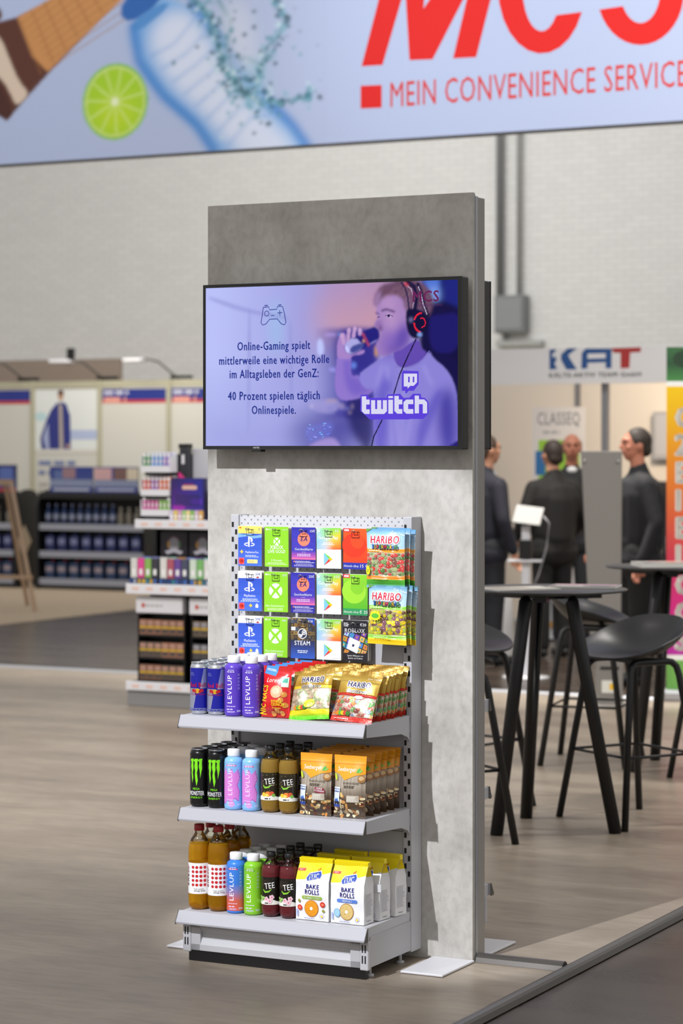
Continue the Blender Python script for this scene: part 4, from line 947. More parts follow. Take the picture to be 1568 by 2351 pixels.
# shelf sweets
OR2 = ['second', 'third', 'fourth', 'fifth', 'sixth', 'seventh', 'eighth', 'last']
gold_foil = noise_mat('gold_foil', ['a87c1e', 'e0c468', 'f4e4a4'], .24, 26, 3, metal=.9, pos=[.3, .5, .7], bump=.3)
red_film = mat('red_film', 'c4181c', .26)
g0 = bag('sweets_bag', 'gold bag of fruit gums with a green foot, propped on the top shelf', 'sweets bag', .146, .165, .026, art_gold(0), M_FOIL, 5, 'gold bags of sweets on the top shelf', wr=.0015, foil=gold_foil)
put(g0, -.412, -.356, ZT+.001, lean=.42, roll=-.09)
g1 = bag('sweets_bag', 'gold bag of fruit gums with a red foot, foremost at the shelf end', 'sweets bag', .146, .165, .026, art_gold(1), M_FOIL, 6, 'gold bags of sweets on the top shelf', wr=.0015, foil=gold_foil)
put(g1, -.264, -.352, ZT+.001, lean=.46, roll=.05)
for i in range(8):
    o = dup(g1, label='gold red-footed sweets bag, %s of the leaning row at the shelf end' % OR2[i], group='gold bags leaning in the row at the end of the top shelf'); put(o, -.266+rn.uniform(-.004, .004), -.316+i*.031, ZT+.001, lean=.42-.02*i, roll=rn.uniform(-.02, .05))
for i in range(6):
    o = dup(g1, label='gold red-footed sweets bag, %s of the row behind the green-footed bag' % OR2[i], group='gold bags leaning behind the green-footed bag'); put(o, -.422+rn.uniform(-.005, .005), -.285+i*.034, ZT+.001, lean=.36-.02*i, roll=rn.uniform(-.05, .03))
n0 = bag('nut_bag', 'red bag of coated peanuts with yellow lettering, foremost of its row', 'nut bag', .10, .155, .045, art_nuts(), M_FILM, 9, 'red bags of coated peanuts on the top shelf', foil=red_film, wr=.001, low=.4)
put(n0, -.539, -.348, ZT+.001, lean=.12, yaw=.0)
for i in range(4):
    o = dup(n0, label='red bag of coated peanuts, %s of its row' % OR2[i], group='red peanut bags in the rear of the row'); put(o, -.539+rn.uniform(-.004, .004), -.291+i*.054, ZT+.001, lean=.10, roll=rn.uniform(-.02, .02))
for c, x in ((0, -.3905), (1, -.2685)):
    kn = ('with a purple corner badge', 'of dried fruit and nuts')[c]
    p = bag('snack_pouch', 'orange-topped nut pouch %s, foremost of its row' % kn, 'snack pouch', .112, .194, .046, art_mix(c), M_FILM, 12+c, 'orange-topped nut pouches on the middle shelf', wr=.0006, low=.75, foil=mat('pouch_back', 'b87a1e', .35))
    put(p, x, -.352, ZM+.001, lean=.05)
    for i in range(5):
        o = dup(p, label='orange-topped nut pouch %s, %s of its row' % (kn, OR2[i]), group='nut pouches behind the foremost one '+kn); put(o, x+rn.uniform(-.003, .003), -.293+i*.047, ZM+.001, lean=.06)

# folded-top paper bags of bake rolls
def art_tuc(kind):
    w, h = 120, 190; a = Art(); a.rect(0, 0, w, h, 'eeeef0')
    a.poly([(0, 128), (30, 130), (60, 138), (w, 156), (w, h), (0, h)], 'f4dc0a'); a.poly([(2, 163), (30, 163), (27, 155), (0, 155)], 'd03028'); a.text('NEU', 14, 157, 4.6, 'ffffff')
    M0 = a.M; 
    a.poly([(36, 134), (42, 124), (88, 134), (92, 146), (86, 160), (44, 150)], 'ffffff'); a.poly([(38, 135), (43, 126.5), (86, 136), (89.5, 146), (84.5, 157.5), (45, 148)], '1e4ab0')
    a.text('TUC', 63, 132, 16, 'ffffff', fit=38, rot=9, it=.1); a.line([(74, 158), (76, 164), (80, 160), (82, 168)], 2.6, 'd03028')
    a.text('BAKE', 63, 102, 14, '2a2c90', fit=48); a.text('ROLLS', 61, 84, 15, '2a2c90', fit=54)
    bc, tx = (('9ab84a', 'TOMATE & OLIVE'), ('5a82d8', 'MEERSALZ'))[kind]
    a.rrect(24, 68, 98, 79, 5, bc); a.text(tx, 61, 70.5, 6, 'ffffff', fit=(58, 36)[kind])
    a.ell(60, 39, 25, 27, ('c07018', 'a87438')[kind], 26); a.ell(60, 39, 22.8, 24.8, ('e89a24', 'dcc07c')[kind], 26)
    r = random.Random(3); a.hold(1)
    for i in range(26): g = r.uniform(0, 6.3); q = r.uniform(7, 20); a.ell(60+q*math.cos(g), 39+q*math.sin(g)*1.08, 1.2, .9, ('c87414', 'b89a58')[kind], 6)
    a.free().ell(60, 39, 5, 5.5, 'f4f4f4', 14)
    if kind == 0:
        for x, y, c in ((18, 40, 'd8382c'), (100, 54, 'd8382c')): a.ell(x, y, 9, 9, c, 14); a.ell(x, y, 5, 4, 'ee8a6a', 10)
        for x, y in ((16, 62), (103, 34)): a.ell(x, y, 5, 5, '98984a', 12)
    else: a.ell(26, 34, 12, 14, '6aa8d8', 16); a.ell(26, 34, 10, 12, 'a8d4ee', 14)
    a.ring(98, 16, 8, 8, 1.2, '8a90c0'); a.ell(98, 16, 3.5, 3.5, 'f0c81e', 10); a.lines(34, 86, 6, 2, 1, 1, '5a62b0'); a.rect(5, 12, 11, 34, 'a8b8e8'); return a
def bake_bag(kind, label):
    t = thing('snack_bag', label, 'snack bag', (0, 0, 0), -TH, 'white and yellow bags of bake rolls on the bottom shelf')
    w, dp, h, hs = .118, .066, .188, .125
    def F(x, z):          # front surface
        q = max(0, (z-hs)/(h-hs)); return q*dp*.5-.004*math.sin(math.pi*min(z/hs, 1))*(1-(2*x/w)**2)-.0012*math.sin(z*70+x*40)
    nx, nz = 16, 30; vs = []; fs = []
    for s_ in (0, 1):
        for j in range(nz+1):
            for i in range(nx+1):
                x = -w/2+w*i/nx; z = h*j/nz; y = F(x, z); vs.append((x, y if s_ == 0 else dp-y, z))
    k = (nx+1)*(nz+1)
    for j in range(nz):
        for i in range(nx):
            q = j*(nx+1)+i; fs.append((q, q+1, q+nx+2, q+nx+1)); q += k; fs.append((q+nx+1, q+nx+2, q+1, q))
    B().add(vs, fs, True).build('paper_wall', mat('bag_paper', 'e6e6e8', .45), t)
    for s_ in (-1, 1):
        vs = []; fs = []
        for j in range(nz+1):
            z = h*j/nz; y = F(s_*w/2, z); q = max(0, (z-hs*.75)/(h-hs*.75)); vs += [(s_*w/2, y, z), (s_*(w/2-.022*q*(1-q*.3)), dp/2, z), (s_*w/2, dp-y, z)]
        for j in range(nz):
            for i in range(2): q = j*3+i; f = (q, q+1, q+4, q+3); fs.append(f if s_ > 0 else f[::-1])
        g = B().add(vs, fs, False).build('side_gusset', mat('bag_paper', 'e6e6e8', .45), t)
        if s_ > 0:
            a = Art(); a.lines(8, 58, 92, 1.6, 14, 5, '9a98a8'); a.text('Folienpack', 30, 8, 4, '6a6878')
            a.build('side_print', M_PRINT, g, lambda x, y, z: (w/2+.0005+z-.022*max(0, (y-hs*.75)/(h-hs*.75))*(1-max(0, (y-hs*.75)/(h-hs*.75))*.3)*(1-abs(2*x/dp-1)), F(w/2, y)+(dp-2*F(w/2, y))*x/dp, y), sx=.033, sy=.012)
            a = Art(); a.rect(0, 146, 66, 187, 'e0c40a')
            a.build('side_fold', M_PRINT, g, lambda x, y, z: (w/2+.0007+z-.022*max(0, (y-hs*.75)/(h-hs*.75))*(1-max(0, (y-hs*.75)/(h-hs*.75))*.3)*(1-abs(2*x/dp-1)), F(w/2, y)+(dp-2*F(w/2, y))*x/dp, y), sx=.033, sy=.012)
    B().add([(-w/2, 0, .0005), (w/2, 0, .0005), (w/2, dp, .0005), (-w/2, dp, .0005)], [(3, 2, 1, 0)]).build('bottom', mat('bag_paper', 'e6e6e8', .45), t)
    fo = B().prism([(dp*.5-.006, h-.010), (dp*.5-.008, h+.004), (dp*.5+.010, h+.006), (dp*.5+.012, h-.012)], -w/2-.001, w/2+.001, axis='x'); fo.build('folded_top', mat('bag_yellow', 'f0d80a', .4), t, bevel=.001)
    art_tuc(kind).build('printed_front', M_FILM, t, lambda x, y, z: (x*.98-w/2+.0002, F(x*.98-w/2, y*.985)-.0009-z, y*.985), sx=w/20, sy=h/30, eps=.0002)
    return t
for c, x in ((0, -.3955), (1, -.270)):
    kn = ('green-banded', 'blue-banded')[c]
    p = bake_bag(c, 'white and yellow %s bag of bake rolls, foremost of its row' % kn); put(p, x, -.362, ZB+.001)
    for i in range(2):
        o = dup(p, label='white and yellow %s bag of bake rolls, %s in its row' % (kn, ('second', 'last')[i])); put(o, x+.012*(i+1), -.272+i*.092, ZB+.001, yaw=-.06*(i+1))
B().box(-.212, -.19, -.285, -.2835, .262, .286).build('x', M_WHITEP).name = 'price_note'
o = bpy.data.objects['price_note']; o.location = W(0, 0); o.rotation_euler = (0, 0, -TH); tag(o, 'small blank white note hanging beside the blue-banded bake roll bags', 'note')

# ------------------------------------------------------------------ cans and bottles
M_CANTOP = mat('can_lid_aluminium', 'c4c6cc', .28, .9)
def wrap(R, zoff=0.):
    return lambda x, y, z: ((R+.0004+z)*math.sin(x/R), -(R+.0004+z)*math.cos(x/R), y+zoff)
def make_can(name, label, cat, r, h, art, lidm, group, metal):
    t = thing(name, label, cat, (0, 0, 0), -TH, group)
    B().lathe([(r*.78, 0), (r*.86, .002), (r, .010), (r, h-.018), (r*.985, h-.014), (r*.86, h-.004)], 32).build('can_wall', M_CANTOP if lidm is None else lidm, t)
    B().lathe([(r*.86, h-.0045), (r*.895, h-.001), (r*.885, h), (r*.86, h-.001), (r*.82, h-.005), (.0001, h-.005)], 32).build('lid', M_CANTOP if name != 'x' else None, t)
    tb = B().box(-.005, .005, -.016, .004, h-.0048, h-.0035); tb.build('pull_tab', M_CANTOP, t, bevel=.001)
    art.build('printed_wrap', metal, t, wrap(r), sx=r*.16, eps=.00006)
    return t
def art_redcan(r, h):
    a = Art(); c = math.pi*r*1000; a.rect(-c, 11, c, h*1000-18, '2b2fb0')
    H_ = h*1000
    for s_ in (-1, 1):
        for k in (0,):
            a.poly([(-c*.02+s_*0-34, 20), (-12, 20), (-12+8, 62), (-34, 62)], 'b0b4cc') if s_ < 0 else a.poly([(10, 84), (31, 84), (31, H_-22), (24, H_-22)], 'b0b4cc')
    a.poly([(-34, 22), (-15, 22), (-3, 84), (-34, 84)], 'a8acc4'); a.poly([(10, 84), (34, 84), (34, H_-20), (22, H_-20)], 'aab0d0')
    a.poly([(34, 22), (52, 22), (52, 84), (34, 84)], 'a8acc4')
    a.text('Red Bull', 2, 88, 15, 'dc1e48', fit=58); a.text('ENERGY DRINK', 2, 62, 5.4, 'c82848', fit=54, bold=0)
    a.ell(2, 76, 9, 8, 'f0c43a', 16)
    for s_ in (-1, 1): a.poly([(2+s_*2, 72), (2+s_*6, 80), (2+s_*14, 83), (2+s_*22, 78), (2+s_*18, 75), (2+s_*20, 70), (2+s_*13, 73), (2+s_*10, 69)], 'd83038')
    a.lines(-24, -8, H_-34, 1.8, 3, 4, '8a90e0'); a.rect(-40, 12, 46, 20, '8a90c4'); a.lines(-14, 30, 14, 3, 1, 1, '3a3ea0'); return a
def art_mega(r, h):
    a = Art(); c = math.pi*r*1000; H_ = h*1000; a.rect(-c, 11, c, H_-18, '0c0c0e'); g = '7ee01e'
    for x0, wd, bot, lean in ((-19, 8, 78, 1), (-5, 9, 68, 2), (10, 8, 92, -1)):
        a.poly([(x0-4, H_-36), (x0+2, H_-31), (x0+wd+3, H_-31), (x0+wd+1, H_-44), (x0+wd+2, H_-62), (x0+wd-1, H_-76), (x0+wd+lean, bot+18), (x0+wd-3+lean, bot+6), (x0+wd*.5+lean, bot), (x0+wd*.4, bot+16), (x0+1, bot+34), (x0+2, H_-70), (x0-1, H_-56), (x0+1, H_-42)], g)
    a.text('MEGA', 0, 56, 7, g, fit=24); a.text('MONSTER', 0, 38, 14, 'f0f0f0', fit=54); a.text('ENERGY', 0, 28, 6, g, fit=42); return a
def make_sleeve(label, group, art, body, r=.0305, h=.195):
    t = thing('drink_bottle', label, 'bottle', (0, 0, 0), -TH, group)
    B().lathe([(r*.84, 0), (r*.97, .003), (r, .009), (r, h-.042), (r*.96, h-.034), (r*.80, h-.029), (r*.66, h-.027), (r*.62, h-.022)], 32).build('bottle_body', body, t)
    B().lathe([(r*.66, h-.024), (r*.68, h-.022), (r*.68, h-.004), (r*.62, h-.001), (.001, h)], 28).build('cap', mat('cap_white', 'ececee', .4), t)
    art.build('printed_wrap', M_GLOSS, t, wrap(r), sx=r*.16, eps=.00006); return t
def art_lev(kind):
    r = .0305; c = math.pi*r*1000; a = Art(); H_ = 153
    if kind == 'purple': a.rect(-c, 9, c, H_, '5a3cb8')
    if kind == 'pink':
        a.rect(-c, 9, c, H_, '86bcf0'); P = 'd884d8'; Q = 'b868c4'
        for col, e in ((Q, 4), (P, 0)): a.poly([(-40, 30-e), (-24, 20-e), (-12, 34-e), (0, 24-e), (12, 40-e), (26, 30-e), (26+e, 60), (18+e, 80), (28+e, 104), (20+e, 128+e), (10, 118), (2, 130+e), (-10, 112), (-20, 134+e), (-30, 120), (-40, 128)], col)
        a.ell(2, 19, 10, 10, 'd890d8', 16)
    if kind == 'blue': a.ramp(-c, 9, c, H_, [(0, 'd85a4a'), (.22, 'd0604e'), (.42, '8a7ab0'), (.6, '3a7ad8'), (1, '3a80e0')])
    if kind == 'green': a.rect(-c, 9, c, H_, '84c82a')
    a.text('LEVLUP', 4, 40, 15, 'ffffff', al='l', rot=90, fit=92, bold=0) if kind != 'pink' else a.text('LEVLUP', 4, 46, 14, 'f8e4ff', al='l', rot=90, fit=88, bold=0)
    b = {'purple': '4a2ca8', 'pink': 'e05aa0', 'blue': 'd83a4a', 'green': '5aa01e'}[kind]
    a.rect(-17, 141, 17, 145.5, b); a.lines(-16, 16, 142, 2.4, 1, 1, 'f4f0ff', al='c'); a.lines(-12, 14, 148, 1.8, 1, 1, 'e8e4ff', al='c')
    a.lines(-20, 20, 31, 2, 1, 1, 'e4dcff', al='c'); a.lines(-14, 16, 21, 3, 1, 1, 'e4dcff'); a.lines(-16, 18, 15, 1.6, 2, 3, 'd8ccf8', al='c')
    for i in range(5): a.ring(27, 134-i*11, 3.2, 3.2, .8, 'd4ccf4', n=10)
    a.text('500', 27, 14, 6, 'e8e4ff'); return a
M_PET = clear_mat('clear_pet', 'f2f2ea'); M_AMBER = mat('amber_drink', 'd89c18', .03, 0, **{'Coat Weight': .3, 'Transmission Weight': .7, 'IOR': 1.12})
M_TEA = mat('peach_tea', 'c8a048', .03, 0, **{'Coat Weight': .3, 'Transmission Weight': .6, 'IOR': 1.12}); M_COLA = mat('dark_tea', '66262a', .08, 0, **{'Coat Weight': .4, 'Transmission Weight': .15, 'IOR': 1.2})
def make_pet(label, group, r, h, liq, fill, art, capm, neck=.42, lab=None):
    t = thing('drink_bottle', label, 'bottle', (0, 0, 0), -TH, group)
    prof = [(r*.55, .004), (r*.78, .0), (r*.95, .012), (r, .028), (r, h*.66), (r*.985, h*.72), (r*.92, h*.77), (r*.78, h*.82), (r*.58, h*.86), (r*.43, h*.89), (r*.38, h*.915), (r*.38, h*.965)]
    B().lathe([(q*.9 if z < h*(fill+.01) else q, z) for q, z in prof if z > h*(fill-.05)], 28).build('clear_neck', M_PET, t)
    lq = [(q, max(z, .002)) for q, z in prof if z < h*fill]; zz = [(z, q) for q, z in prof]; q1 = float(np.interp(h*fill, [a_ for a_, _ in zz[2:]], [b_ for _, b_ in zz[2:]])); lq += [(q1, h*fill), (q1*.9, h*fill+.0004)]; B().lathe(lq, 28).build('filled_body', liq, t)
    b = B()
    for k in range(5):
        g = k*2*math.pi/5; b.ell((r*.62*math.cos(g), r*.62*math.sin(g), .010), (r*.24, r*.24, .0095), 8, 6)
    b.build('foot_lobe', liq, t)
    B().lathe([(r*.46, h*.925), (r*.47, h*.93), (r*.47, h*.992), (r*.43, h), (.001, h)], 20).build('cap', capm, t)
    art.build('printed_wrap', M_GLOSS, t, wrap(r), sx=r*.16, eps=.00006); return t
def art_dots():
    r = .0355; c = math.pi*r*1000; a = Art(); a.rect(-c, 52, c, 152, 'f0f0f2')
    a.hold(1)
    for k in (-1, 0, 1, 2):
        for i in range(5): a.ell(7+k*13.4, 138-i*14.2, 5.2, 5, 'c4242c', 14)
    for k in (-3, -4, -5, 4, 5, 6):
        for i in range(5): a.ell(7+k*13.4, 138-i*14.2, 5.2, 5, 'c4242c', 10)
    a.free().text('effect', -24, 76, 12, '1c1c22', al='l', rot=90, fit=62); a.text('high-quality', 14, 66, 4.6, '3a3a40', fit=34, bold=0); a.text('energy drink', 16, 60, 5, '222226', fit=38); return a
def art_tee(kind):
    r = .0315; c = math.pi*r*1000; a = Art(); a.rect(-c, 40, c, 128, '17140f' if kind else '2a2416'); H_ = 128
    a.text('BLACK', -18, 98, 20, '3a2c20' if kind else '1c170f', fit=50, rot=0); a.text('TEE', 8, 92, 18, 'ffffff', fit=34, rot=8, bold=0); a.text('peach', 14, 86, 5, 'e8d8b8', rot=8, bold=0) if not kind else None
    a.line([(-16, 88), (-8, 80), (4, 82), (14, 90)], [2, 6, 5, 1], '8ad03a')
    a.hold(1)
    for i in range(16): a.ell(random.Random(i).uniform(-30, 30), random.Random(i+50).uniform(66, 124), .9, .9, 'd8c88a' if not kind else '8a5a5a', 6)
    a.free().rect(-c, 40, c, 50, 'f0eee6'); a.poly([(-34, 50), (-20, 56), (0, 52), (18, 56), (34, 50)], 'f0eee6'); a.lines(-12, 12, 43, 3.6, 1, 1, '2a2a2a', al='c')
    if not kind:
        for x, y, q, cc in ((-12, 58, 8, 'f0c83a'), (2, 60, 10, 'e8883a'), (14, 62, 8, 'd85a3a'), (-2, 56, 6, 'f0d86a'), (20, 56, 6, '7ab84a')): a.ell(x, y, q, q*.85, cc, 12)
    else:
        for x, y in ((-4, 58), (14, 64), (8, 52)):
            for k in range(5): g = k*1.257; a.ell(x+5*math.cos(g), y+5*math.sin(g), 4, 3.4, 'f0c8d4', 8)
            a.ell(x, y, 2, 2, 'c83a5a', 8)
        for x, y in ((-20, 56), (-14, 62), (-24, 64)): a.ell(x, y, 6, 4.5, '9ac86a', 10)
    return a
ORD = ['front row', 'second row', 'third row', 'last row']
def rows(proto, xs, y0, z, n, pitch, desc, cols_, turn=.16):
    first = True
    for ci, x in enumerate(xs):
        for k in range(n):
            o = proto if first else dup(proto); first = False
            o.location = W(x+rn.uniform(-.0008, .0008), y0+k*pitch, z); o.rotation_euler = (0, 0, -TH+turn+rn.uniform(-.06, .06))
            o['label'] = '%s, %s, %s' % (desc, ORD[k] if k < n-1 or n == 1 else 'last row', cols_[ci])
EN = ('at the open end', 'one place in')
rc = make_can('energy_drink_can', '', 'can', .0305, .168, art_redcan(.0305, .168), None, 'blue cans on the top shelf', attr_mat('printed_metal', .25, .55))
rows(rc, (-.8215, -.757), -.345, ZT, 4, .0635, 'blue and silver energy drink can, top shelf', ('outer end', 'beside the purple bottles'), .26)
mc = make_can('energy_drink_can', '', 'can', .0305, .188, art_mega(.0305, .188), mat('can_black', '0c0c0e', .3, .3), 'black cans on the middle shelf', M_GLOSS)
rows(mc, (-.8215, -.757), -.345, ZM, 4, .0635, 'black can with green claw marks, middle shelf', ('outer end', 'beside the pink bottles'))
for kind, body, x, z, n, desc, fl in (('purple', '5a3cb8', (-.690, -.624), ZT, 3, 'purple bottle with white cap, top shelf', ('beside the blue cans', 'beside the red nut bags')),
                              ('pink', '86bcf0', (-.690, -.624), ZM, 3, 'pink and light blue bottle, middle shelf', ('beside the black cans', 'beside the amber tea bottles')),
                              ('blue', '3a80e0', (-.682,), ZB, 4, 'blue and coral bottle, bottom shelf', ('beside the amber bottles',)),
                              ('green', '84c82a', (-.6175,), ZB, 4, 'lime green bottle, bottom shelf', ('beside the dark tea bottles',))):
    p = make_sleeve('', kind+' sleeved bottles', art_lev(kind), mat('sleeve_'+kind, body, .3)); rows(p, x, -.348, z, n, .064, desc, fl)
capb = mat('cap_black', '141416', .35); capr = mat('cap_red', 'a8141c', .4)
p = make_pet('', 'amber tea bottles', .0315, .212, M_TEA, .80, art_tee(0), capb); rows(p, (-.5565, -.490), -.346, ZM, 3, .066, 'amber iced tea bottle, middle shelf', ('beside the pink bottles', 'beside the nut pouches'))
p = make_pet('', 'dark tea bottles', .0315, .205, M_COLA, .80, art_tee(1), capb); rows(p, (-.5525, -.4865), -.348, ZB, 4, .066, 'dark red iced tea bottle, bottom shelf', ('beside the lime bottles', 'beside the bake roll bags'))
p = make_pet('', 'amber energy drink bottles', .0355, .275, M_AMBER, .80, art_dots(), capr); rows(p, (-.8215, -.7495), -.345, ZB, 3, .0735, 'large amber bottle with red dots, bottom shelf', ('outer end', 'beside the blue bottles'))
# ------------------------------------------------------------------ bar tables
def make_table():
    t = thing('bar_table', '', 'table', (0, 0, 0), 0, 'round black bar tables')
    B().lathe([(.30, 1.036), (.352, 1.041), (.358, 1.047), (.355, 1.05), (.0001, 1.05)], 48).build('table_top', mat('table_laminate', '2e2d2c', .42), t)
    for g in (0, 120, 240):
        B().box(0, .26, -.025, .025, 1.004, 1.0355, M=rz(math.radians(g+20))).build('support_arm', M_FURN, t)
    for x, y in ((-.227, -.18), (-.063, .30), (.29, -.13)):
        l = math.hypot(x, y); k = .10/l
        B().tube([(x, y, 0), (x*k*1.2, y*k*1.2, .998), (x*k*1.1, y*k*1.1, 1.0035)], .028, 14, rr=[.028, .029, .029]).build('leg', M_FURN, t)
    return t
T1 = make_table(); T1.location = (.893, 10.57, .004); T1['label'] = 'round black bar table with slanted legs right beside the concrete-look column'
T2 = dup(T1, (1.733, 12.58, .004), 0, 'round black bar table standing in front of the colourful roll-up banner')
def magazine(x, y, z, rot, w, d, col, art, label, h=.006):
    t = thing('magazine', label, 'magazine', (x, y, z), rot, 'magazines on the bar tables')
    B().box(-w/2, w/2, -d/2, d/2, .0, h).build('pages', mat('mag_paper', 'e4e2dc', .5), t)
    a = Art(1.); a.rect(-w/2, -d/2, w/2, d/2, col)
    for x0, y0, x1, y1, c in art: a.rect(x0*w, y0*d, x1*w, y1*d, c)
    a.build('cover', M_GLOSS, t, lambda x, y, zz: (x, y, h+.0003+zz)); return t
magazine(.77, 10.49, 1.055, .4, .30, .21, 'd8d4cc', [(-.4, -.2, .1, .3, 'a8a29a'), (.15, -.3, .45, .3, 'f0eee8')], 'pale open magazine on the bar table beside the column')
magazine(1.075, 10.68, 1.055, -.25, .30, .21, '9a8a94', [(-.45, .1, .45, .45, 'd8a0b8'), (-.4, -.4, .0, 0, 'c8ccd0'), (.1, -.4, .4, -.1, '4a5a7a')], 'pink and grey magazine on the bar table beside the column')
magazine(1.70, 12.50, 1.055, .1, .36, .25, 'd8d8d0', [(-.45, -.45, .45, 0, '7a8a90'), (-.3, .1, .3, .4, 'e8a8b0')], 'stack of pale magazines on the bar table by the roll-up banner', .022)

# ------------------------------------------------------------------ bar stools
def make_stool():
    t = thing('bar_stool', '', 'stool', (0, 0, 0), 0, 'black bar stools at the tables')
    n, m = 32, 9; vs = []; fs = []
    def P(rr, a):
        ca, sa = math.cos(a), math.sin(a)
        x = .232*rr*math.copysign(abs(ca)**.82, ca); y = .215*rr*math.copysign(abs(sa)**.82, sa)
        back = max(0, y/.215); side = abs(x)/.232; front = max(0, -y/.215)
        z = .738+rr**3.0*(.080+.088*sa+.004*sa*sa)
        return (x, y+.02*back**3, z)
    vs.append(P(0, 0))
    for j in range(1, m+1):
        for i in range(n): vs.append(P(j/m, 2*math.pi*i/n))
    for i in range(n): fs.append((0, 1+i, 1+(i+1) % n))
    for j in range(m-1):
        for i in range(n): k = (i+1) % n; fs.append((1+j*n+i, 1+(j+1)*n+i, 1+(j+1)*n+k, 1+j*n+k))
    B().add(vs, fs, True).build('seat', M_SHELL, t, solid=.011, bevel=.003)
    for s in (-1, 1):
        pts = [(s*.245, -.225, 0), (s*.165, -.135, .655), (s*.157, -.125, .695), (s*.150, -.105, .714), (s*.148, -.08, .718), (s*.148, .08, .718), (s*.150, .105, .714), (s*.157, .125, .695), (s*.165, .135, .655), (s*.245, .225, 0)]
        B().tube(pts, .016, 10).build('leg_frame', M_FURN, t)
    for s in (-1, 1): B().box(-.15, .15, s*.07-.014, s*.07+.014, .712, .728).build('seat_support', M_FURN, t)
    z = .31; fx = .245-.08*z/.655; fy = .225-.09*z/.655
    b = B(); b.tube([(-fx, -fy, z), (fx, -fy, z), (fx, fy, z), (-fx, fy, z)], .0065, 8, close=True); b.build('footrest', M_FURN, t)
    return t
ST0 = make_stool(); STI = [0]
def stool(x, y, face, label, swivel=0.):
    o = ST0 if STI[0] == 0 else dup(ST0); STI[0] = 1
    o.location = (x, y, .004); o.rotation_euler = (0, 0, math.atan2(face[1], face[0])+math.pi/2); o['label'] = label
    [c for c in o.children if c.name.startswith('seat') and 'support' not in c.name][0].rotation_euler.z = swivel
stool(1.30, 10.81, (-.86, -.5), 'black shell bar stool between the column-side table and the roll-up banner', .25)
stool(.56, 11.2, (.75, -.65), 'black shell bar stool behind the bar table that stands beside the column')
stool(.42, 10.27, (.9, .45), 'black shell bar stool closest to the back of the concrete-look column')
stool(1.327, 12.81, (.95, -.30), 'black shell bar stool facing the bar table by the roll-up banner')
stool(1.985, 12.17, (-.5, .6), 'black shell bar stool tucked under the bar table by the roll-up banner')

# ------------------------------------------------------------------ colourful roll-up banner
t = thing('roll_up_banner', 'tall roll-up banner fading from yellow to magenta with white vertical letters', 'banner', (2.47, 15.9, 0), -.10)
B().box(-.36, .50, -.09, .09, .0, .075).build('base', M_ALU, t, bevel=.02)
B().box(-.33, .47, .0, .004, .076, 2.33).build('sheet', M_WHITEP, t); B().tube([(.07, .03, .07), (.07, .03, 2.32)], .01, 8).build('pole', M_ALU, t)
a = Art(); a.ramp(-330, 76, 470, 2330, [(0, '6aa850'), (.085, '78b458'), (.085, 'f4f4f0'), (.10, 'f4f4f0'), (.10, 'c030a8'), (.22, 'd8288c'), (.38, 'd83a58'), (.5, 'e0603a'), (.66, 'e88a20'), (.80, 'f0b80a'), (.885, 'f4c808'), (.885, 'f4f4f0'), (.90, 'f4f4f0'), (.90, '4a8a4a'), (.95, '2c5234'), (1, '3a6a40')])
a.ell(-200, 2250, 90, 60, '27402c', 14); a.ell(-60, 2180, 120, 50, '6aa85a', 14)
for i, ch in enumerate('G2EIELGGS'):
    y = 1800-i*182-(0 if i < 6 else 10); a.text(ch, 25 if ch not in 'IL' else 10, y, 128, 'f4f0e8', al='c' if 0 else 'l', sx=.92) if 0 else a.text(ch, -275, y, 134, 'f4f0e8', al='l', sx=.95, outline='f4f0e8', ow=6)
a.build('printed_front', M_PRINT, t, lambda x, y, z: (x, -.0006-z, y))

# ------------------------------------------------------------------ neighbouring stand with fascia
KB = 11.7; booth = grid_thing('exhibition_booth', 'white panel booth with a lettered fascia and grey posts behind the people', 'booth', 0, KB)
mw = mat('booth_panel', 'd8d2ca', .6); mp = mat('booth_post', '8a8a8e', .4, .5)
B().box(-7.4, -1.4, 0, .05, 2.20, 2.50).build('fascia', mat('fascia_white', 'd8d6d7', .5), booth)
for x in (-7.3, -4.06, -1.5): B().box(x-.03, x+.03, .06, .12, 0, 2.5).build('post', mp, booth, bevel=.008)
for k in range(6): x = -7.3+k; B().box(x+.025, x+.975, 2.60, 2.64, 0.02, 2.48).build('wall_panel', mw, booth)
for k in range(7): x = -7.3+k; B().box(x-.022, x+.022, 2.58, 2.66, 0, 2.5).build('post', mp, booth)
for k in range(2): B().box(-7.32, -7.28, .13+k*1.2, 1.31+k*1.2, .02, 2.48).build('wall_panel', mw, booth); B().box(-1.52, -1.48, .13+k*1.2, 1.31+k*1.2, .02, 2.48).build('wall_panel', mw, booth)
def kp(px, py): return trace(px, py, KB)
def KP(l): return [kp(*p) for p in l]
def k4(l): return KP([(1090+x*.3049, 760+y*.3049) for x, y in l])
a = Art(1.); BL = '1c4a84'; RD = 'a02a28'
a.poly(k4([(562, 140), (612, 136), (600, 175), (618, 215), (600, 245), (622, 285), (562, 292)]), BL); a.poly(k4([(582, 175), (600, 160), (606, 185), (592, 205)]), 'd8d8dc')
a.poly(k4([(700, 130), (772, 130), (705, 180), (715, 205), (770, 290), (690, 290), (648, 215), (650, 175)]), BL)
a.poly(k4([(805, 165), (835, 132), (1030, 132), (1030, 280), (985, 280), (985, 235), (850, 240), (850, 282), (802, 285)]), BL); a.poly(k4([(850, 172), (985, 168), (985, 205), (850, 208)]), 'd8d6d7')
a.poly(k4([(1028, 130), (1250, 122), (1250, 158), (1170, 162), (1165, 278), (1098, 282), (1098, 164), (1045, 165)]), RD)
p, q = kp(1260, 867), kp(1473, 866); a.text('KÄLTE-AKTIV TEAM GmbH', (p[0]+q[0])/2, p[1], .038, '3a3a3a', fit=q[0]-p[0])
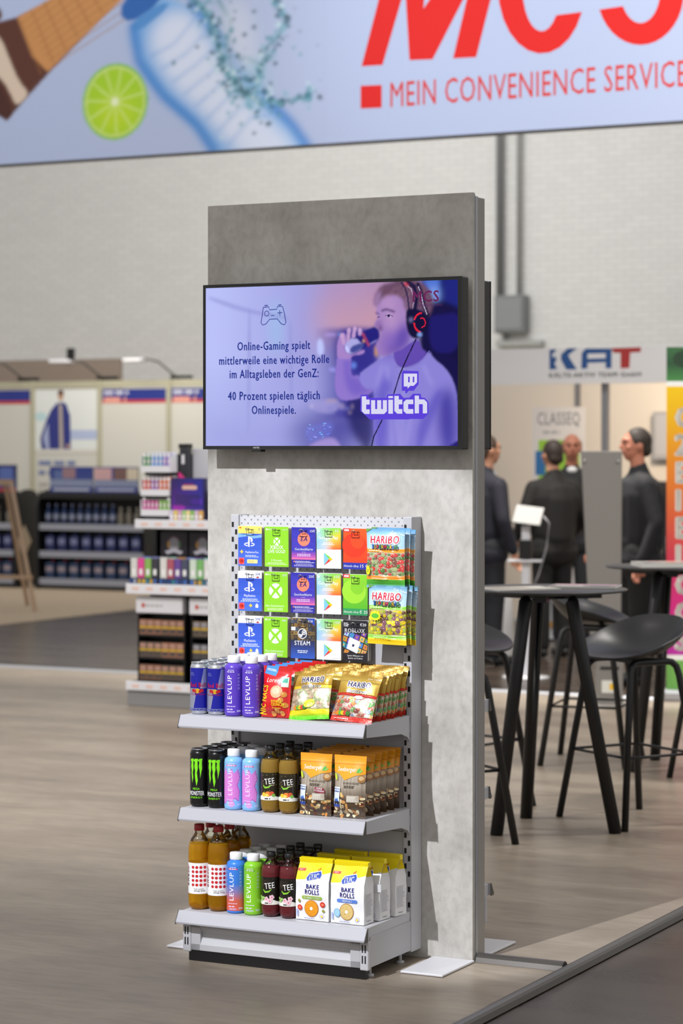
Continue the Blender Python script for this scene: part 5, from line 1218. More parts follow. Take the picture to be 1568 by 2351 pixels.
a.build('fascia_lettering', M_PRINT, booth, lambda x, y, z: (x, -.0006-z, y))
# roll-up inside the booth
p0, p1 = trace(1222, 935, KB+1.6), trace(1343, 935, KB+1.6)
t = grid_thing('roll_up_banner', 'white roll-up banner with grey capital letters inside the booth', 'banner', p0[0], KB+1.6)
wv = p1[0]-p0[0]; B().box(0, wv, 0, .004, .09, p0[1]).build('sheet', M_WHITEP, t); B().box(-.01, wv+.01, -.08, .08, 0, .09).build('base', M_ALU, t, bevel=.02)
a = Art(1.); a.text('CLASSEQ', wv/2, p0[1]-.16, .11, '5a6472', fit=wv*.82, bold=0); a.lines(wv*.2, wv*.62, p0[1]-.24, .02, 1, 1, '8a949e'); a.rect(wv*.08, p0[1]-.62, wv*.3, p0[1]-.40, '2a6aa8'); a.rect(wv*.12, p0[1]-.72, wv*.9, p0[1]-.30, '8ac03a'); a.rect(wv*.06, p0[1]-.62, wv*.25, p0[1]-.40, '2a6aa8')
a.build('printed_front', M_PRINT, t, lambda x, y, z: (x, -.0006-z, y))
# wall screen at the side of the booth
q0, q1 = trace(1498, 945, KB+2.5), trace(1560, 1055, KB+2.5)
t = grid_thing('wall_screen', 'pale grey wall screen on the booth wall behind the man in a dark shirt', 'screen', q0[0], KB+2.5, q1[1])
B().box(0, .55, 0, .05, 0, q0[1]-q1[1]).build('case', mat('grey_case', 'a0a2a8', .4), t, bevel=.006); B().box(.03, .52, -.002, 0, .04, q0[1]-q1[1]-.03).build('panel', mat('panel_grey', 'b0b2b8', .3), t)
t = grid_thing('side_cabinet', 'dark cabinet under the wall screen in the booth', 'cabinet', q0[0]-.05, KB+2.15, 0)
B().box(0, .6, 0, .42, .02, 1.35).build('body', mat('cab_dark', '24242a', .5), t, bevel=.004)
for k in range(2): d = B().box(.02+k*.285, .295+k*.285, -.018, -.001, .06, 1.32).build('door', mat('cab_dark', '24242a', .5), t, bevel=.003); B().box(.26+k*.06, .268+k*.06, -.032, -.019, .7, .85).build('handle', M_ALU, d)

# low tables under white cloths
def cloth_table(label, loc, hw, hd_, h, arts):
    t = thing('cloth_table', label, 'table', loc, -TH, 'white cloth tables at the booth')
    n = 40; vs = []; fs = []
    for j, (z, k) in enumerate(((h, .97), (h-.02, 1.0), (h*.5, 1.03), (.02, 1.07))):
        for i in range(n):
            g = 2*math.pi*i/n; cx, sx_ = math.cos(g), math.sin(g); wv = 1+(.02*math.sin(i*1.9) if j > 1 else 0)
            vs.append((hw*math.copysign(abs(cx)**.35, cx)*k*wv, hd_*math.copysign(abs(sx_)**.35, sx_)*k*wv, z))
    for j in range(3):
        for i in range(n): q = (i+1) % n; fs.append((j*n+i, (j+1)*n+i, (j+1)*n+q, j*n+q))
    fs.append(tuple(range(n))); B().add(vs, fs, True).build('cloth', mat('white_cloth', 'd0d0d2', .8), t)
    for x in (-hw*.7, hw*.7):
        for y in (-hd_*.7, hd_*.7): B().box(x-.02, x+.02, y-.02, y+.02, 0, h-.05).build('leg', M_ALU, t)
    a = Art(1.)
    for c, pts in arts: a.poly(pts, c)
    a.build('cloth_print', M_PRINT, t, lambda x, y, z: (x, -hd_*1.12-z, y))
cloth_table('low table under a white cloth with an orange mark, beside the column', (.98, 19.2, 0), .32, .3, .50, [('e08a1e', [(.16, .20), (.21, .32), (.245, .31), (.20, .18)]), ('e8a030', [(.21, .16), (.26, .30), (.28, .27), (.24, .15)])])
cloth_table('low table under a white cloth behind the middle bar stool', (1.95, 21.0, 0), .26, .24, .46, [('d8a45a', [(-.12, .12), (.12, .12), (.12, .17), (-.12, .17)])])
# tablet stand
t = thing('tablet_stand', 'white tablet stand with a tilted tablet and holder in front of the people', 'stand', (1.335, 17.5, 0), -.25)
B().lathe([(.17, 0), (.17, .012), (.02, .02)], 28).build('base', M_WHITEP, t); B().box(-.03, .03, -.02, .02, .02, 1.10).build('pole', M_WHITEP, t, bevel=.006)
tb = B().box(-.105, .105, -.008, .008, -.085, .085, M=tr(.02, -.02, 1.175) @ ry(.12) @ rx(-.7)).build('tablet', M_BLACK, t, bevel=.004); B().box(-.097, .097, -.0095, -.0085, -.077, .077, M=tr(.02, -.02, 1.175) @ ry(.12) @ rx(-.7)).build('screen', mat('tablet_screen', '8f8d89', .5), tb)
B().box(-.045, .05, -.05, -.022, .86, 1.00).build('holder', M_BLACK, t, bevel=.008); B().box(-.13, .12, -.06, .06, .84, .855).build('shelf', M_WHITEP, t, bevel=.004)
B().tube([(.13, 0, 1.17), (.17, 0, 1.12), (.15, .01, .95), (.09, .02, .75), (.035, .02, .62)], .006, 8).build('cable', mat('cable_grey', '9a9a9e', .5), t)
# grey info totem, seen from behind
t = thing('info_totem', 'tapered grey steel totem seen from behind, between the two dark suited groups', 'totem', (1.70, 15.6, 0), -.12)
B().prism([(-.05, .07), (.115, .07), (.10, .10), (.11, 1.645), (-.155, 1.645), (-.10, .5)], -.012, .03, M=tr(0, 0, 0)).build('panel', mat('totem_grey', '85827e', .5, .2), t, bevel=.006)
B().box(-.10, .14, -.14, .14, 0, .02).build('base_plate', mat('totem_light', 'a8a49e', .4, .3), t, bevel=.004)
foot = B().box(-.06, .115, -.05, -.013, .02, .40).build('foot_box', mat('totem_grey', '85827e', .5, .2), t, bevel=.004)
for z in (.24, .32): B().box(-.03, .09, -.053, -.0505, z, z+.018).build('vent', M_SLOT, foot)
B().box(-.02, .08, -.0525, -.0505, .09, .17).build('sticker', mat('sticker_white', 'd8d8d0', .5), foot); B().box(.03, .06, -.0535, -.0526, .11, .15).build('sticker_mark', mat('sticker_yellow', 'e8b81e', .5), foot)
for x in (-.13, .085): B().lathe([(.008, 0), (.008, .012), (.004, .014)], 10, M=tr(x, -.012, 1.58) @ rx(math.pi/2)).build('bolt', M_CHROME, t)

# ------------------------------------------------------------------ people
SKIN = mat('skin', 'b98468', .5, 0, **{'Subsurface Weight': .1}); SKIN2 = mat('skin_ruddy', 'b4745c', .5)
def person(label, loc, face, height, jacket, trousers, hair, skin=SKIN, arms=None, shirt=None, bald=False, build_=1., look=0.):
    t = thing('person', label, 'person', loc, math.atan2(face[1], face[0])+math.pi/2, 'visitors at the neighbouring stand')
    s = height/1.78; H = lambda *p: tuple(q*s for q in p)
    L = lambda b, p, q, r0, r1: b.cap(H(*p), H(*q), r0*s, r1*s)
    arms = arms or [((-.27, .02, 1.13), (-.26, -.08, .88)), ((.27, .02, 1.13), (.26, -.08, .88))]
    R = rz(look); hd = lambda p: tuple((R @ Vector(p)))
    b = B()
    # head with jaw, brow, nose, ears; neck; trunk; limbs; hands
    M = Matrix.Scale(s, 4) @ tr(0, -.01, 0) @ R
    b.ell((0, .008, 1.672), (.076, .096, .103), 18, 12, M); b.ell((0, -.028, 1.622), (.058, .066, .062), 14, 9, M)
    b.ell((0, -.05, 1.576), (.030, .028, .022), 10, 7, M); b.ell((0, -.098, 1.648), (.013, .020, .018), 8, 6, M); b.ell((0, -.092, 1.672), (.009, .013, .028), 8, 6, M); b.ell((0, -.075, 1.700), (.056, .022, .014), 10, 6, M)
    for q in (-1, 1): b.ell((q*.078, .012, 1.655), (.010, .022, .032), 8, 6, M); b.ell((q*.045, -.06, 1.645), (.022, .02, .018), 8, 6, M)
    L(b, (0, .015, 1.46), (0, .0, 1.60), .058, .052)
    L(b, (0, .01, 1.0), (0, .01, 1.32), .10, .11); L(b, (-.08, .0, .92), (.08, 0, .92), .095, .095)
    for q in (-1, 1):
        L(b, (q*.09, 0, .90), (q*.095, -.01, .50), .075, .052); L(b, (q*.095, -.01, .50), (q*.10, .01, .09), .05, .036); L(b, (q*.10, .02, .05), (q*.105, -.13, .035), .036, .03)
        L(b, (q*.05, .01, 1.38), (q*.16, .01, 1.37), .05, .045)
    for q, (el, wr) in zip((-1, 1), arms):
        L(b, (q*.18, .01, 1.36), el, .042, .034); L(b, el, wr, .035, .025)
        d = (Vector(wr)-Vector(el)).normalized(); w0 = Vector(wr); side = Vector((0, 1, 0)).cross(d).normalized() if abs(d.y) < .9 else Vector((1, 0, 0)); fw = d.cross(side)
        pm = w0+d*.075; L(b, tuple(w0), tuple(pm), .024, .030)
        for k, ln in enumerate((.060, .072, .066, .050)):
            k0 = pm+fw*(.026-.0175*k)+d*.012; k1 = k0+d*ln*.55+side*(-q)*.012; k2 = k1+d*ln*.4+side*(-q)*.026; L(b, tuple(k0), tuple(k1), .0095, .009); L(b, tuple(k1), tuple(k2), .009, .0075)
        k0 = w0+d*.03+fw*.028; k1 = k0+d*.035+fw*.022; k2 = k1+d*.03+side*(-q)*.01; L(b, tuple(k0), tuple(k1), .011, .010); L(b, tuple(k1), tuple(k2), .010, .008)
    b.build('body', skin, t, remesh=.0085)
    for q in (-1, 1): B().ell((q*.031, -.088, 1.683), (.010, .007, .006), 8, 6, M).build('eye', mat('eye_dark', '201814', .3), t)
    B().ell((0, -.094, 1.606), (.022, .008, .005), 8, 6, M).build('mouth', mat('lips', '8a4a40', .5), t)
    h = B(); h.ell((0, .022, 1.688), (.083, .098, .100), 18, 12, M) if not bald else h.ell((0, .04, 1.672), (.081, .082, .085), 16, 10, M)
    h.ell((0, .07, 1.63), (.070, .048, .055), 12, 8, M)
    for q in (-1, 1): h.ell((q*.072, .01, 1.69), (.014, .035, .035), 8, 6, M)
    h.build('hair', mat('hair_'+hair, hair, .65), t, remesh=.012)
    k = build_; j = B()
    L(j, (0, .01, .98), (0, .015, 1.30), .150*k, .155*k); L(j, (-.075*k, .01, 1.02), (-.085*k, .015, 1.32), .105*k, .115*k); L(j, (.075*k, .01, 1.02), (.085*k, .015, 1.32), .105*k, .115*k)
    L(j, (-.15, .01, 1.375), (0, .015, 1.40), .085, .10); L(j, (.15, .01, 1.375), (0, .015, 1.40), .085, .10); L(j, (0, .02, 1.42), (0, .016, 1.50), .10, .066); L(j, (-.08, .0, .87), (.08, .0, .87), .13*k, .13*k); L(j, (0, .0, .87), (0, .0, 1.0), .14*k, .15*k)
    for q, (el, wr) in zip((-1, 1), arms):
        e, w0 = Vector(el), Vector(wr); L(j, (q*.185, .01, 1.385), el, .072, .056); L(j, el, tuple(e.lerp(w0, .93)), .056, .044)
    j.build('jacket', mat('cloth_'+jacket, jacket, .8), t, remesh=.014)
    if shirt: c = B(); c.ell((0, -.045, 1.475), (.045, .03, .03), 10, 6, Matrix.Scale(s, 4)); c.build('shirt_collar', mat('cloth_'+shirt, shirt, .7), t)
    p = B(); L(p, (-.085, 0, .90), (.085, 0, .90), .122*k, .122*k)
    for q in (-1, 1): L(p, (q*.09, 0, .88), (q*.098, -.01, .50), .098, .078); L(p, (q*.098, -.01, .50), (q*.104, .012, .10), .076, .062)
    p.build('trousers', mat('cloth_'+trousers, trousers, .85), t, remesh=.014)
    for q in (-1, 1): sh = B(); L(sh, (q*.105, .03, .045), (q*.11, -.15, .038), .044, .036); sh.build('shoe', M_BLACK, t, remesh=.010)
    return t
def arm(q, *a): return a
person('man in a dark navy suit beside the column, turned toward the group', (1.115, 18.5, 0), (.85, .45), 1.765, '1b1b26', '16161c', '3c2a1e', shirt='b8b8c0', look=.0)
person('man in a black jacket seen from behind, in front of the smiling man', (1.675, 19.2, 0), (-.45, .9), 1.725, '15120f', '121011', '2a1c14', build_=1.12, arms=[((-.30, .03, 1.14), (-.25, -.16, .98)), ((.30, .03, 1.14), (.24, -.17, .98))])
person('smiling man with thin light hair facing this way, behind the black jacket', (1.925, 20.2, 0), (-.05, -1), 1.785, '1a1a1c', '1a1a1c', '8a6a4c', SKIN2, shirt='e4e4e4', bald=True)
person('heavy man in a dark grey shirt with short dark hair, facing the group', (2.075, 17.0, 0), (-.95, -.15), 1.805, '1f1f22', '161616', '2a2018', SKIN2, build_=1.18, arms=[((-.27, .02, 1.12), (-.20, -.20, .95)), ((.28, .06, 1.12), (.27, -.04, .87))])
person('person in a grey knit jumper standing behind the colourful roll-up banner', (2.62, 17.3, 0), (-.3, -.9), 1.62, '6c6c74', '2a2a34', '4a3a2c')

# ------------------------------------------------------------------ electrical box and conduits on the hall wall
HW = 24.99
def hp(px, py): return trace(px, py, HW)
t = grid_thing('electrical_box', 'grey electrical box under thick conduits on the white hall wall', 'box', 0, HW)
(xa, za), (xb, zb) = hp(1148, 680), hp(1216, 765)
bo = B().box(xa, xb, -.22, -.001, zb, za).build('box', mat('box_grey', '7c7f80', .5), t, bevel=.015); B().box(xa+.03, xb-.03, -.235, -.2205, zb+.05, za-.05).build('lid', mat('box_lid', '8a8d8e', .5), bo, bevel=.01)
for px, r, c in ((1153, .055, '86888a'), (1197, .035, 'a8a9a8')):
    x, z = hp(px, 300); B().tube([(x, -.09, za+.002), (x, -.09, 10.5)], r, 12).build('conduit', mat('conduit_'+c, c, .5, .2), t)
x0, z0 = hp(1145, 783); x1, z1 = hp(1250, 795); B().box(x0, x1, -.12, -.001, z1, z0).build('cable_tray', mat('tray_grey', 'a8aaa6', .5), t, bevel=.01)
x, z = hp(1165, 770); B().tube([(x, -.08, zb-.002), (x, -.08, z0+.001)], .03, 10).build('conduit', mat('conduit_86888a', '86888a'), t)

# ------------------------------------------------------------------ stocked kiosk shelf (behind, beside the column)
VX, VY = -5.155, 6.06
v = grid_thing('kiosk_shelf', 'black and white kiosk shelf stocked with small coloured packs, behind the column', 'shelf unit', VX, VY, .004)
Wv = 1.0; mk = mat('kiosk_black', '151517', .5); mwl = mat('kiosk_white', 'e4e4ea', .35)
B().box(.05, Wv-.05, .36, .40, .02, 1.62).build('back_panel', mk, v); 
for x in (.02, Wv-.05): B().box(x, x+.03, .30, .40, 0, 1.62).build('upright', mk, v)
B().box(0, Wv, .02, .40, .0, .10).build('base', mat('kiosk_base', '8a8a8c', .45), v, bevel=.006)
def kshelf(z, y0, h=.055, x0=0., nm='shelf'):
    s = B().box(x0+.01, Wv-.01, y0+.012, .355, z-.03, z).build(nm, mk, v); r = B().box(x0, Wv, y0, y0+.011, z-h, z+.004).build('price_rail', mwl, s, bevel=.004)
    for k in range(9): B().box(x0+.05+k*.105, x0+.10+k*.105, y0-.0015, y0-.0002, z-.036, z-.016).build('price_mark', mat('price_mark', 'e8c8bc', .5), r)
kshelf(.158, 0); kshelf(.785, 0, .062); kshelf(1.197, .06, .055, .03)
def small_box(nm, label, cat, group, x, y, z, w, d, h, col, extra=(), tilt=None, m=None):
    t = thing(nm, label, cat, v.matrix_basis @ Vector((x, y, z)), -TH, group)
    B().box(-w/2, w/2, 0, d, 0, h).build('carton', mat('pk_'+col, col, .45), t)
    if extra:
        a = Art(1.)
        for x0, z0, x1, z1, c in extra: a.rect(x0*w-w/2, z0*h, x1*w-w/2, z1*h, c)
        a.build('printed_front', M_PRINT, t, lambda p, q, r: (p, -.0005-r, q))
    return t
PROT = {}
def pack(nm, label, cat, group, x, y, z, w, d, h, col, extra=()):
    key = (nm, w, d, h, col)
    if key in PROT: o = dup(PROT[key], v.matrix_basis @ Vector((x, y, z)), -TH, label, group)
    else: o = PROT[key] = small_box(nm, label, cat, group, x, y, z, w, d, h, col, extra)
    return o
# vape pens in three white trays, on the upper shelf
def tray(z, h):
    tt = grid_thing('pen_tray', '', 'tray', 0, 0, 0, 'white pen trays on the kiosk shelf'); tt.location = v.matrix_basis @ Vector((.055, .10, z))
    B().box(0, .215, 0, .09, 0, .006).build('floor', mwl, tt); B().box(0, .215, -.004, -.0005, 0, .042).build('front_lip', mwl, tt); B().box(0, .215, .086, .09, .006, h).build('back', mwl, tt)
    for x in (-.004, .2155): B().box(x, x+.0035, 0, .09, 0, h*.8).build('side', mwl, tt)
    b = B().box(.03, .185, -.002, .05, -.022, -.001).build('tray_foot', mk, tt); return tt
NAMES = {'3aa04a': 'green', '6ab0ec': 'light blue', 'a78ae0': 'lilac', 'e8502a': 'red orange', 'a85ac0': 'purple', 'f07a2a': 'orange', 'e040a8': 'pink', '8ad81e': 'lime'}
for z, rowc, lvl in ((1.497, ['3aa04a', '3aa04a', '6ab0ec', '6ab0ec', '6ab0ec', 'a78ae0', 'a78ae0'], 'top'), (1.345, ['e8502a', 'e8502a', 'a85ac0', 'a85ac0', 'f07a2a', 'f07a2a', 'f07a2a'], 'middle'), (1.215, ['e040a8', 'e040a8', 'e040a8', 'e040a8', '8ad81e', '8ad81e', '8ad81e'], 'bottom')):
    tr_ = tray(z-.012+.02, .13); tr_['label'] = 'white display tray for small pens, %s of its stack on the kiosk shelf' % lvl
    for k, c in enumerate(rowc):
        pack('vape_pen', '%s pen standing in the %s white tray of the kiosk shelf' % (NAMES[c], lvl), 'pen', 'pens in the white trays', .055+.017+k*.0302, .115, z+.016, .021, .02, .112, c, [(0, .8, 1, 1, 'f0f0f4'), (.2, .4, .8, .7, 'f4e8f0')])
# tower, poster, white back board, side tray on the upper shelf
t = thing('display_tower', 'narrow dark display tower with a pink foot on the kiosk shelf', 'display', v.matrix_basis @ Vector((.312, .195, 1.198)), -TH)
B().prism([(-.025, .31), (.038, .25), (.038, .46), (-.025, .46)], 0, .05).build('tower', mat('tower_dark', '2c2c34', .4), t); B().box(-.03, .04, -.005, .055, .4605, .49).build('tower_cap', mk, t); B().prism([(-.035, .18), (.04, .18), (.04, .249), (-.027, .309), (-.035, .30)], 0, .05).build('tower_foot', mat('tower_pink', 'e83a90', .4), t); B().box(-.035, .04, 0, .05, 0, .179).build('tower_base', mk, t)
B().box(-.008, .012, -.002, -.0003, .36, .42).build('tower_mark', mwl, t)
t = thing('display_board', 'plain white display board standing behind the tower on the kiosk shelf', 'board', v.matrix_basis @ Vector((.345, .26, 1.198)), -TH); B().box(0, .50, 0, .03, 0, .46).build('board', mat('board_white', 'c8cad2', .5), t, bevel=.004); B().box(.02, .48, .031, .05, 0, .1).build('rest', mk, t)
t = thing('display_case', 'dark purple display case with pale lettering on the kiosk shelf', 'display', v.matrix_basis @ Vector((.285, .09, 1.199)), -TH)
B().box(0, .245, 0, .05, 0, .27).build('case', mat('case_purple', '241c54', .35), t, bevel=.004)
a = Art(); a.quadcol(4, 60, 241, 266, ['5a2290', '3a2a9a', '1c2a94', '2a1c5c']); a.ell(60, 80, 50, 18, '9a2ab0', 16); a.ell(190, 120, 45, 20, '5a2ac0', 16); a.text('AROMA', 135, 200, 22, 'e8c0a8', fit=100) if 0 else a.rrect(85, 196, 195, 222, 8, 'e0b8a8'); a.rect(92, 226, 170, 232, 'b02a5a')
for k in range(14): a.rect(40+k*13, 90, 45+k*13, 165, '2c2a4c')
a.build('printed_front', M_PRINT, t, lambda x, y, z: (x, -.0005-z, y))
for k, c in enumerate(['d8d0e8', 'e8d06a', 'd8a8c8', 'a8d08a', 'f0e0a0', '8ac060', 'd8c0d8', 'e0b060']): pack('flavour_box', 'tiny pastel flavour box lined up before the dark purple display case', 'box', 'flavour boxes before the purple case', .30+k*.031, .072, 1.202, .027, .016, .06, c, [(.2, .2, .8, .5, 'ffffff')])
tr2 = tray(1.43, .13); tr2.location = v.matrix_basis @ Vector((.575, .10, 1.30)); tr2['label'] = 'white pen tray beside the purple display case on the kiosk shelf'
for k, c in enumerate(['f07a2a', 'f07a2a', 'e8a0c0', 'e8a0c0', 'f07a2a']): pack('vape_pen', '%s pen in the white tray beside the purple display case' % ('orange' if c[0:2] == 'f0' else 'rose'), 'pen', 'pens beside the purple case', .592+k*.0302, .115, 1.309, .021, .02, .112, c, [(0, .8, 1, 1, 'f0f0f4'), (.2, .4, .8, .7, 'f4e8f0')])
# middle shelf: dark emblem cards behind and rows of small boxes in front
for k in range(3):
    t = thing('display_card', 'dark card with a pale round crest, %s from the outer end of the kiosk' % ('first', 'second', 'third')[k], 'card', v.matrix_basis @ Vector((.13+k*.215, .22, .786)), -TH, 'crest cards on the kiosk shelf')
    B().box(0, .20, 0, .02, 0, .33).build('card', mat('crest_dark', '1e1a26', .4), t)
    a = Art(); a.ell(100, 255, 55, 50, '5a3a4a', 16); a.ell(100, 250, 38, 46, '9a98a0', 16); a.poly([(30, 205), (100, 225), (170, 205), (150, 185), (100, 200), (50, 185)], 'c4c2cc'); a.ell(60, 250, 12, 22, 'b88a3a', 10); a.ell(142, 250, 10, 20, '4a7a4a', 10)
    a.build('printed_front', M_PRINT, t, lambda x, y, z: (x, -.0005-z, y))
BC = [('d8d8d4', 'white'), ('e04a9a', 'pink'), ('8ab85a', 'green'), ('3a3a44', 'charcoal'), ('dcdcd8', 'off-white'), ('b0586a', 'dusky red'), ('6a4a9a', 'violet'), ('4a5068', 'slate'), ('d0e0d0', 'mint'), ('7ab86a', 'leaf green'), ('e0e0e0', 'pale'), ('383838', 'black')]
BK = [('7a8ad8', 'blue'), ('8a90c8', 'periwinkle'), ('e4e4e4', 'white'), ('a8d8c8', 'aqua'), ('d8a060', 'ochre'), ('8a9ae0', 'sky blue'), ('7a5ab0', 'violet'), ('8ad0d0', 'teal')]
for k, (c, n_) in enumerate(BK): pack('small_carton', '%s carton in the rear rank on the kiosk middle shelf' % n_, 'carton', 'cartons on the kiosk middle shelf', .085+k*.066, .115, .832, .058, .03, .125, c, [(.2, .5, .8, .8, 'e8e4f0')])
for k, (c, n_) in enumerate(BC): pack('small_carton', '%s carton in the front rank on the kiosk middle shelf' % n_, 'carton', 'cartons on the kiosk middle shelf', .035+k*.0525+(.012 if k > 3 else 0)+(.01 if k > 7 else 0), .045, .826, .047, .03, .125, c, [(.25, .15, .75, .45, 'f0f0f0')])
for k in range(3):
    t = thing('carton_tray', 'dark patterned tray under the front cartons on the kiosk middle shelf', 'tray', v.matrix_basis @ Vector((.008+k*.225, .035, .787)), -TH, 'trays under the cartons'); B().box(0, .215, 0, .06, 0, .037).build('tray', mat('tray_navy', '2c3658', .4), t)
    a = Art(); r = random.Random(k)
    for i in range(7): a.rect(4+i*30, 4, 4+i*30+r.uniform(12, 26), 30, r.choice(['4a78c8', '3a8a9a', 'd8b040', '2a4a88', 'c8d0e0']))
    a.build('tray_print', M_PRINT, t, lambda x, y, z: (x, -.0005-z, y))
for k in range(9): t = thing('carton_riser', 'small black riser block under the rear cartons on the kiosk', 'riser', v.matrix_basis @ Vector((.055+k*.066, .105, .787)), -TH, 'risers under the rear cartons') if k < 8 else None; t and B().box(0, .062, 0, .04, 0, .044).build('block', mk, t)
# tobacco packs in two black dispensers under white headers
for k in range(2):
    x0 = .06+k*.40
    t = thing('pack_dispenser', 'black pack dispenser with a white header, %s column of the kiosk' % ('outer' if k == 0 else 'inner'), 'dispenser', v.matrix_basis @ Vector((x0, .06, .159)), -TH)
    B().box(0, .34, .14, .28, 0, .55).build('housing', mk, t); hd_ = B().box(-.015, .335, -.01, .05, .44, .545).build('header', mwl, t, bevel=.006)
    for z in (.0, .145, .29): B().box(0, .34, .0, .139, z, z+.012).build('tier', mk, t)
    for x in (-.006, .341): B().box(x, x+.005, 0, .28, 0, .43).build('side', mk, t)
    a = Art(); a.rrect(45, 475, 70, 503, 3, 'c85a4a'); a.lines(75, 240, 484, 9, 1, 1, 'a8a4a4'); a.build('header_print', M_PRINT, hd_, lambda x, y, z: (x-.015, -.0108-z, y))
    for j, z in enumerate((.012, .157, .302)):
        for i in range(6 if k else 6):
            c, n_ = [('8a6450', 'brown'), ('6a5a50', 'dull brown'), ('a0705a', 'tan')][(j+(i > 2)) % 3] if k == 0 else [('6a6a70', 'grey'), ('54545c', 'dark grey'), ('7a6a58', 'taupe')][(j+(i > 2)) % 3]
            pack('tobacco_pack', '%s tobacco pack with a yellow band, %s tier of the %s dispenser' % (n_, ('bottom', 'middle', 'top')[j], 'outer' if k == 0 else 'inner'), 'pack', 'tobacco packs in the %s dispenser' % ('outer' if k == 0 else 'inner'), x0+.031+i*.0556, .065, .159+z+.001, .052, .022, .094, c, [(0, .42, 1, .56, 'c8a42a'), (.1, .62, .9, .92, 'b08878' if k == 0 else '98949a'), (.1, .1, .9, .35, '4a4440')])

# ------------------------------------------------------------------ far stand with blue goods
FX, FY = -14.18, 18.16
t = grid_thing('exhibition_booth', 'far white panel wall with blue and red header stripes and posters', 'booth', FX, FY)
mpan = mat('far_panel', 'd6d4cc', .6); mrail = mat('far_rail', 'b8b49c', .5)
for k in range(-3, 5):
    x = k*1.0; pn = B().box(x+.03, x+.97, .0, .03, .05, 2.40).build('wall_panel', mpan, t)
    a = Art()
    if k in (-1, 1, 2, 3, -2):
        a.rect(35+k*1000, 2250, 965+k*1000, 2385, '24348c'); a.rect(35+k*1000, 2210, 965+k*1000, 2250, 'c83a34')
        if k >= 1: a.text('CLEAN', 220+k*1000, 2290, 60, 'e8e8f0', fit=330) if 0 else a.lines(60+k*1000, 520+k*1000, 2320, 40, 1, 1, 'd8d8e8'); a.lines(60+k*1000, 480+k*1000, 2215, 70, 1, 1, 'e8a090')
    elif k == 0:
        a.rect(35, 1640, 965, 2385, 'e8ecea'); a.rect(540, 1760, 965, 1880, 'b8c4e4'); a.ell(120, 2050, 90, 60, 'c4e0e4', 14)
        a.poly([(270, 2130), (360, 2220), (430, 2230), (500, 2210), (560, 2060), (570, 1640), (130, 1640), (110, 1780), (200, 2000)], '2c3484'); a.poly([(200, 1640), (150, 1780), (230, 1980), (250, 1640)], 'a8b0d4'); a.poly([(390, 2230), (440, 2180), (460, 1640), (400, 1640)], 'b8aca0'); a.ell(420, 2310, 45, 62, 'c09a80', 14); a.ell(420, 2350, 46, 34, '5a3a2a', 12); a.ell(530, 1680, 30, 26, 'c09a80', 10)
        a.rect(60, 1640, 965, 1590, 'dcd8d0'); a.lines(90, 800, 1440, 55, 2, 120, '7c88b0'); a.lines(90, 780, 1180, 40, 3, 85, 'b4b0a8')
    if a.I: a.build('panel_print', M_PRINT, pn, lambda x, y, z: (x, -.001-z, y), eps=.0004)
    B().box(x-.03, x+.03, -.02, .05, 0, 2.5).build('post', mrail, t)
    B().box(x+.031, x+.969, -.01, .04, 2.41, 2.49).build('top_rail', mrail, t)
# arm lamps on the top rail
for k, x in enumerate((-.25, .93, 2.0)):
    l = grid_thing('arm_lamp', 'small arm lamp reaching out over the far booth wall', 'lamp', FX+x, FY-.0, 2.502, 'arm lamps on the far booth')
    B().tube([(.12, .02, .0), (.0, -.25, .20), (-.10, -.40, .24)], .012, 8).build('arm', M_STEEL, l); B().box(-.36, -.10, -.50, -.32, .20, .24).build('lamp_head', mat('lamp_head', 'e8e8ee', .4), l, bevel=.01); B().box(.02, .32, -.01, .035, .0, .04).build('clamp', mk, l)
t = grid_thing('partition_panel', 'brown grey partition panel standing beyond the far booth wall', 'panel', -16.9, 20.2); B().box(0, 2.72, 0, .06, 0, 2.85).build('panel', mat('partition_brown', '8f8074', .6), t); B().box(1.9, 2.0, -.05, .0, 2.851, 3.0).build('clip', mk, t)
# black gondola with blue goods
def gondola(label, x, y, wd, hgt=1.06):
    g = grid_thing('goods_rack', label, 'rack', x, y, .006, 'black goods racks at the far booth')
    B().box(0, wd, .40, .45, 0, hgt+.05).build('back', mk, g); B().box(0, wd, .02, .45, 0, .085).build('base', mk, g); B().box(0, wd, -.02, .45, hgt, hgt+.07).build('canopy', mk, g)
    for s in (-.032, wd+.002):
        pts = [(-.03, 0), (.5, 0), (.5, hgt+.05)]+[(.235+.265*math.cos(q), hgt-.10+.20*math.sin(q)) for q in [math.radians(d) for d in range(0, 181, 20)]]
        e = B().prism(pts, s, s+.03, axis='x').build('end_panel', mk, g)
    for z in (.11, .43, .75): s_ = B().box(0.002, wd-.002, .0, .398, z-.03, z).build('shelf', mk, g); B().box(.002, wd-.002, -.012, -.0005, z-.06, z+.015).build('price_rail', mat('rail_grey', 'a2a6b4', .4), s_)
    return g
gx, gy = -12.95, 16.5
GO = gondola('black goods rack stocked with blue bottles at the far booth', gx, gy, 1.45)
